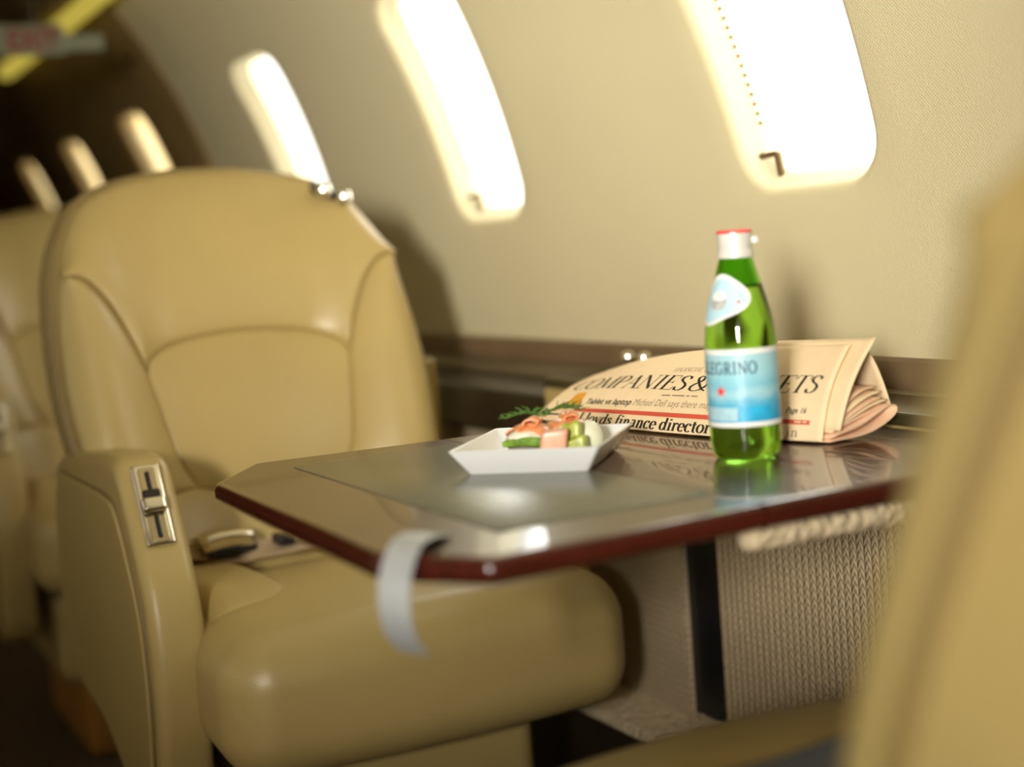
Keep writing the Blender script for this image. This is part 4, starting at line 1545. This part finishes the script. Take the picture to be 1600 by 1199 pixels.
def letters(txt, table, thin, thick, slant=0.0, track=0.04):
    """flat strokes of a line of text: list of quads in text space, and the total advance"""
    quads = []
    x = 0.0
    for ch in txt:
        w, strokes = table[ch]
        for kind, pts in strokes:
            # subdivide
            P = []
            for a, b in zip(pts, pts[1:]):
                k = max(1, int(math.hypot(b[0] - a[0], b[1] - a[1]) / 0.12))
                P += [(a[0] + (b[0] - a[0]) * i / k, a[1] + (b[1] - a[1]) * i / k) for i in range(k)]
            P.append(pts[-1])
            side = []
            for i, p in enumerate(P):
                q0, q1 = P[max(0, i - 1)], P[min(len(P) - 1, i + 1)]
                dx, dy = q1[0] - q0[0], q1[1] - q0[1]
                L = math.hypot(dx, dy) or 1
                dx, dy = dx / L, dy / L
                wt = thin if kind == 't' else thick if kind == 'T' else thin + (thick - thin) * abs(dy) ** 1.4
                nx, ny = -dy * wt / 2, dx * wt / 2
                side.append(((p[0] + nx, p[1] + ny), (p[0] - nx, p[1] - ny)))
            for (a, b), (c, d) in zip(side, side[1:]):
                quads.append([(x + q[0] + slant * q[1], q[1]) for q in (a, c, d, b)])
        x += w + track
    return quads, x - track


def print_serif(name, txt, table, put, u0, u1, hgt, thin, thick, slant, m, parent, track=0.04):
    """put(u, h): position on the sheet for advance u and height h above the baseline"""
    quads, adv = letters(txt, table, thin, thick, slant, track)
    bm = bmesh.new()
    for q in quads:
        vs = [bm.verts.new(put(u0 + (u1 - u0) * px / adv, hgt * py)) for px, py in q]
        try:
            bm.faces.new(vs)
        except ValueError:
            pass
    return link(name, bm, m, parent, smooth=0)


def print_sans(name, txt, put, u0, u1, hgt, m, parent, shear=0.0, bold=0.0):
    me = font_mesh(txt, 1.0, shear, bold)
    w = max(v.co.x for v in me.vertices)
    for v in me.vertices:
        v.co = put(u0 + (u1 - u0) * v.co.x / w, hgt * v.co.y / 0.70)
    return link(name, me, m, parent, smooth=0)


def base_line(pts):
    def f(u):
        for (a, va), (b, vb) in zip(pts, pts[1:]):
            if u <= b or (b, vb) == pts[-1]:
                return va + (vb - va) * (u - a) / (b - a)
    return f


hb = base_line([(0.0, 0.53), (0.30, 0.485), (0.56, 0.445), (0.98, 0.457), (1.0, 0.457)])
HL = lambda u, q: S(u, hb(u) + q, 0.0006)
print_serif('headline', 'COMPANIES', CAP, HL, 0.045, 0.548, 0.180, 0.035, 0.135, 0.24, INK, front, 0.0)
print_serif('headline', '&', CAP, HL, 0.562, 0.625, 0.180, 0.035, 0.135, 0.10, INK, front, 0.0)
print_serif('headline', 'MARKETS', CAP, HL, 0.645, 0.960, 0.185, 0.035, 0.135, 0.24, INK, front, 0.0)
print_serif('masthead', 'FINANCIAL TIMES', CAP, lambda u, q: S(u, 0.688 + q, 0.0006), 0.462, 0.640, 0.055, 0.05, 0.12, 0.26, INK_GREY, front, 0.06)
print_sans('teaser', 'Tablet vs laptop', lambda u, q: S(u, 0.262 + q, 0.0006), 0.182, 0.380, 0.072, INK, front, 0.25, 0.018)
print_sans('teaser', 'Michael Dell says there may', lambda u, q: S(u, 0.259 + q, 0.0006), 0.388, 0.673, 0.078, INK_GREY, front, 0.25, -0.004)
print_sans('teaser', 'Page 16', lambda u, q: S(u, 0.252 + q, 0.0006), 0.893, 0.948, 0.055, INK, front, 0.2, 0.015)
for u0, u1 in ((0.482, 0.515), (0.521, 0.566), (0.572, 0.584), (0.590, 0.612)):
    quad_on('date_line', [(u0, 0.380), (u1, 0.380), (u1, 0.394), (u0, 0.394)], INK_GREY, n=6)
print_serif('story_headline', 'Lloyds finance director', LOW, lambda u, q: S(u, 0.020 + q, 0.0006), 0.196, 0.692, 0.120, 0.06, 0.19, 0.0, INK, front, 0.02)
print_serif('story_headline', 'in', LOW, lambda u, q: S(u, 0.034 + q, 0.0006), 0.905, 0.936, 0.085, 0.06, 0.12, 0.0, INK_GREY, front, 0.02)
quad_on('red_rule', [(0.150, 0.152), (0.700, 0.152), (0.700, 0.198), (0.150, 0.198)], INK_RED)
quad_on('red_rule', [(0.860, 0.150), (0.962, 0.146), (0.962, 0.188), (0.860, 0.192)], INK_RED)
quad_on('pale_rule', [(0.040, 0.150), (0.150, 0.150), (0.150, 0.180), (0.040, 0.180)], INK_PALE)
quad_on('picture', [(0.070, 0.205), (0.170, 0.210), (0.162, 0.30), (0.075, 0.29)], INK_BROWN)
quad_on('picture', [(0.100, 0.245), (0.160, 0.25), (0.150, 0.44), (0.105, 0.44)], INK_ORANGE, 0.0007)
quad_on('column_heading', [(0.040, 0.082), (0.100, 0.082), (0.100, 0.108), (0.040, 0.108)], INK)
quad_on('column_heading', [(0.030, 0.035), (0.085, 0.035), (0.085, 0.050), (0.030, 0.050)], INK_PALE)
for u0, u1 in ((0.922, 0.940), (0.944, 0.955)):
    quad_on('page_note', [(u0, 0.163), (u1, 0.162), (u1, 0.175), (u0, 0.176)], PAPER, 0.0009, n=4)

# the mineral water's name round the label
print_serif('label_name', 'S.PELLEGRINO', CAP, lambda u, q: Vector(wrap(TH0 + u, 0.0762 + q, 0.0006)), -1.62, 0.95, 0.0098, 0.11, 0.17, 0.0, LABEL_NAVY, ml, 0.10)
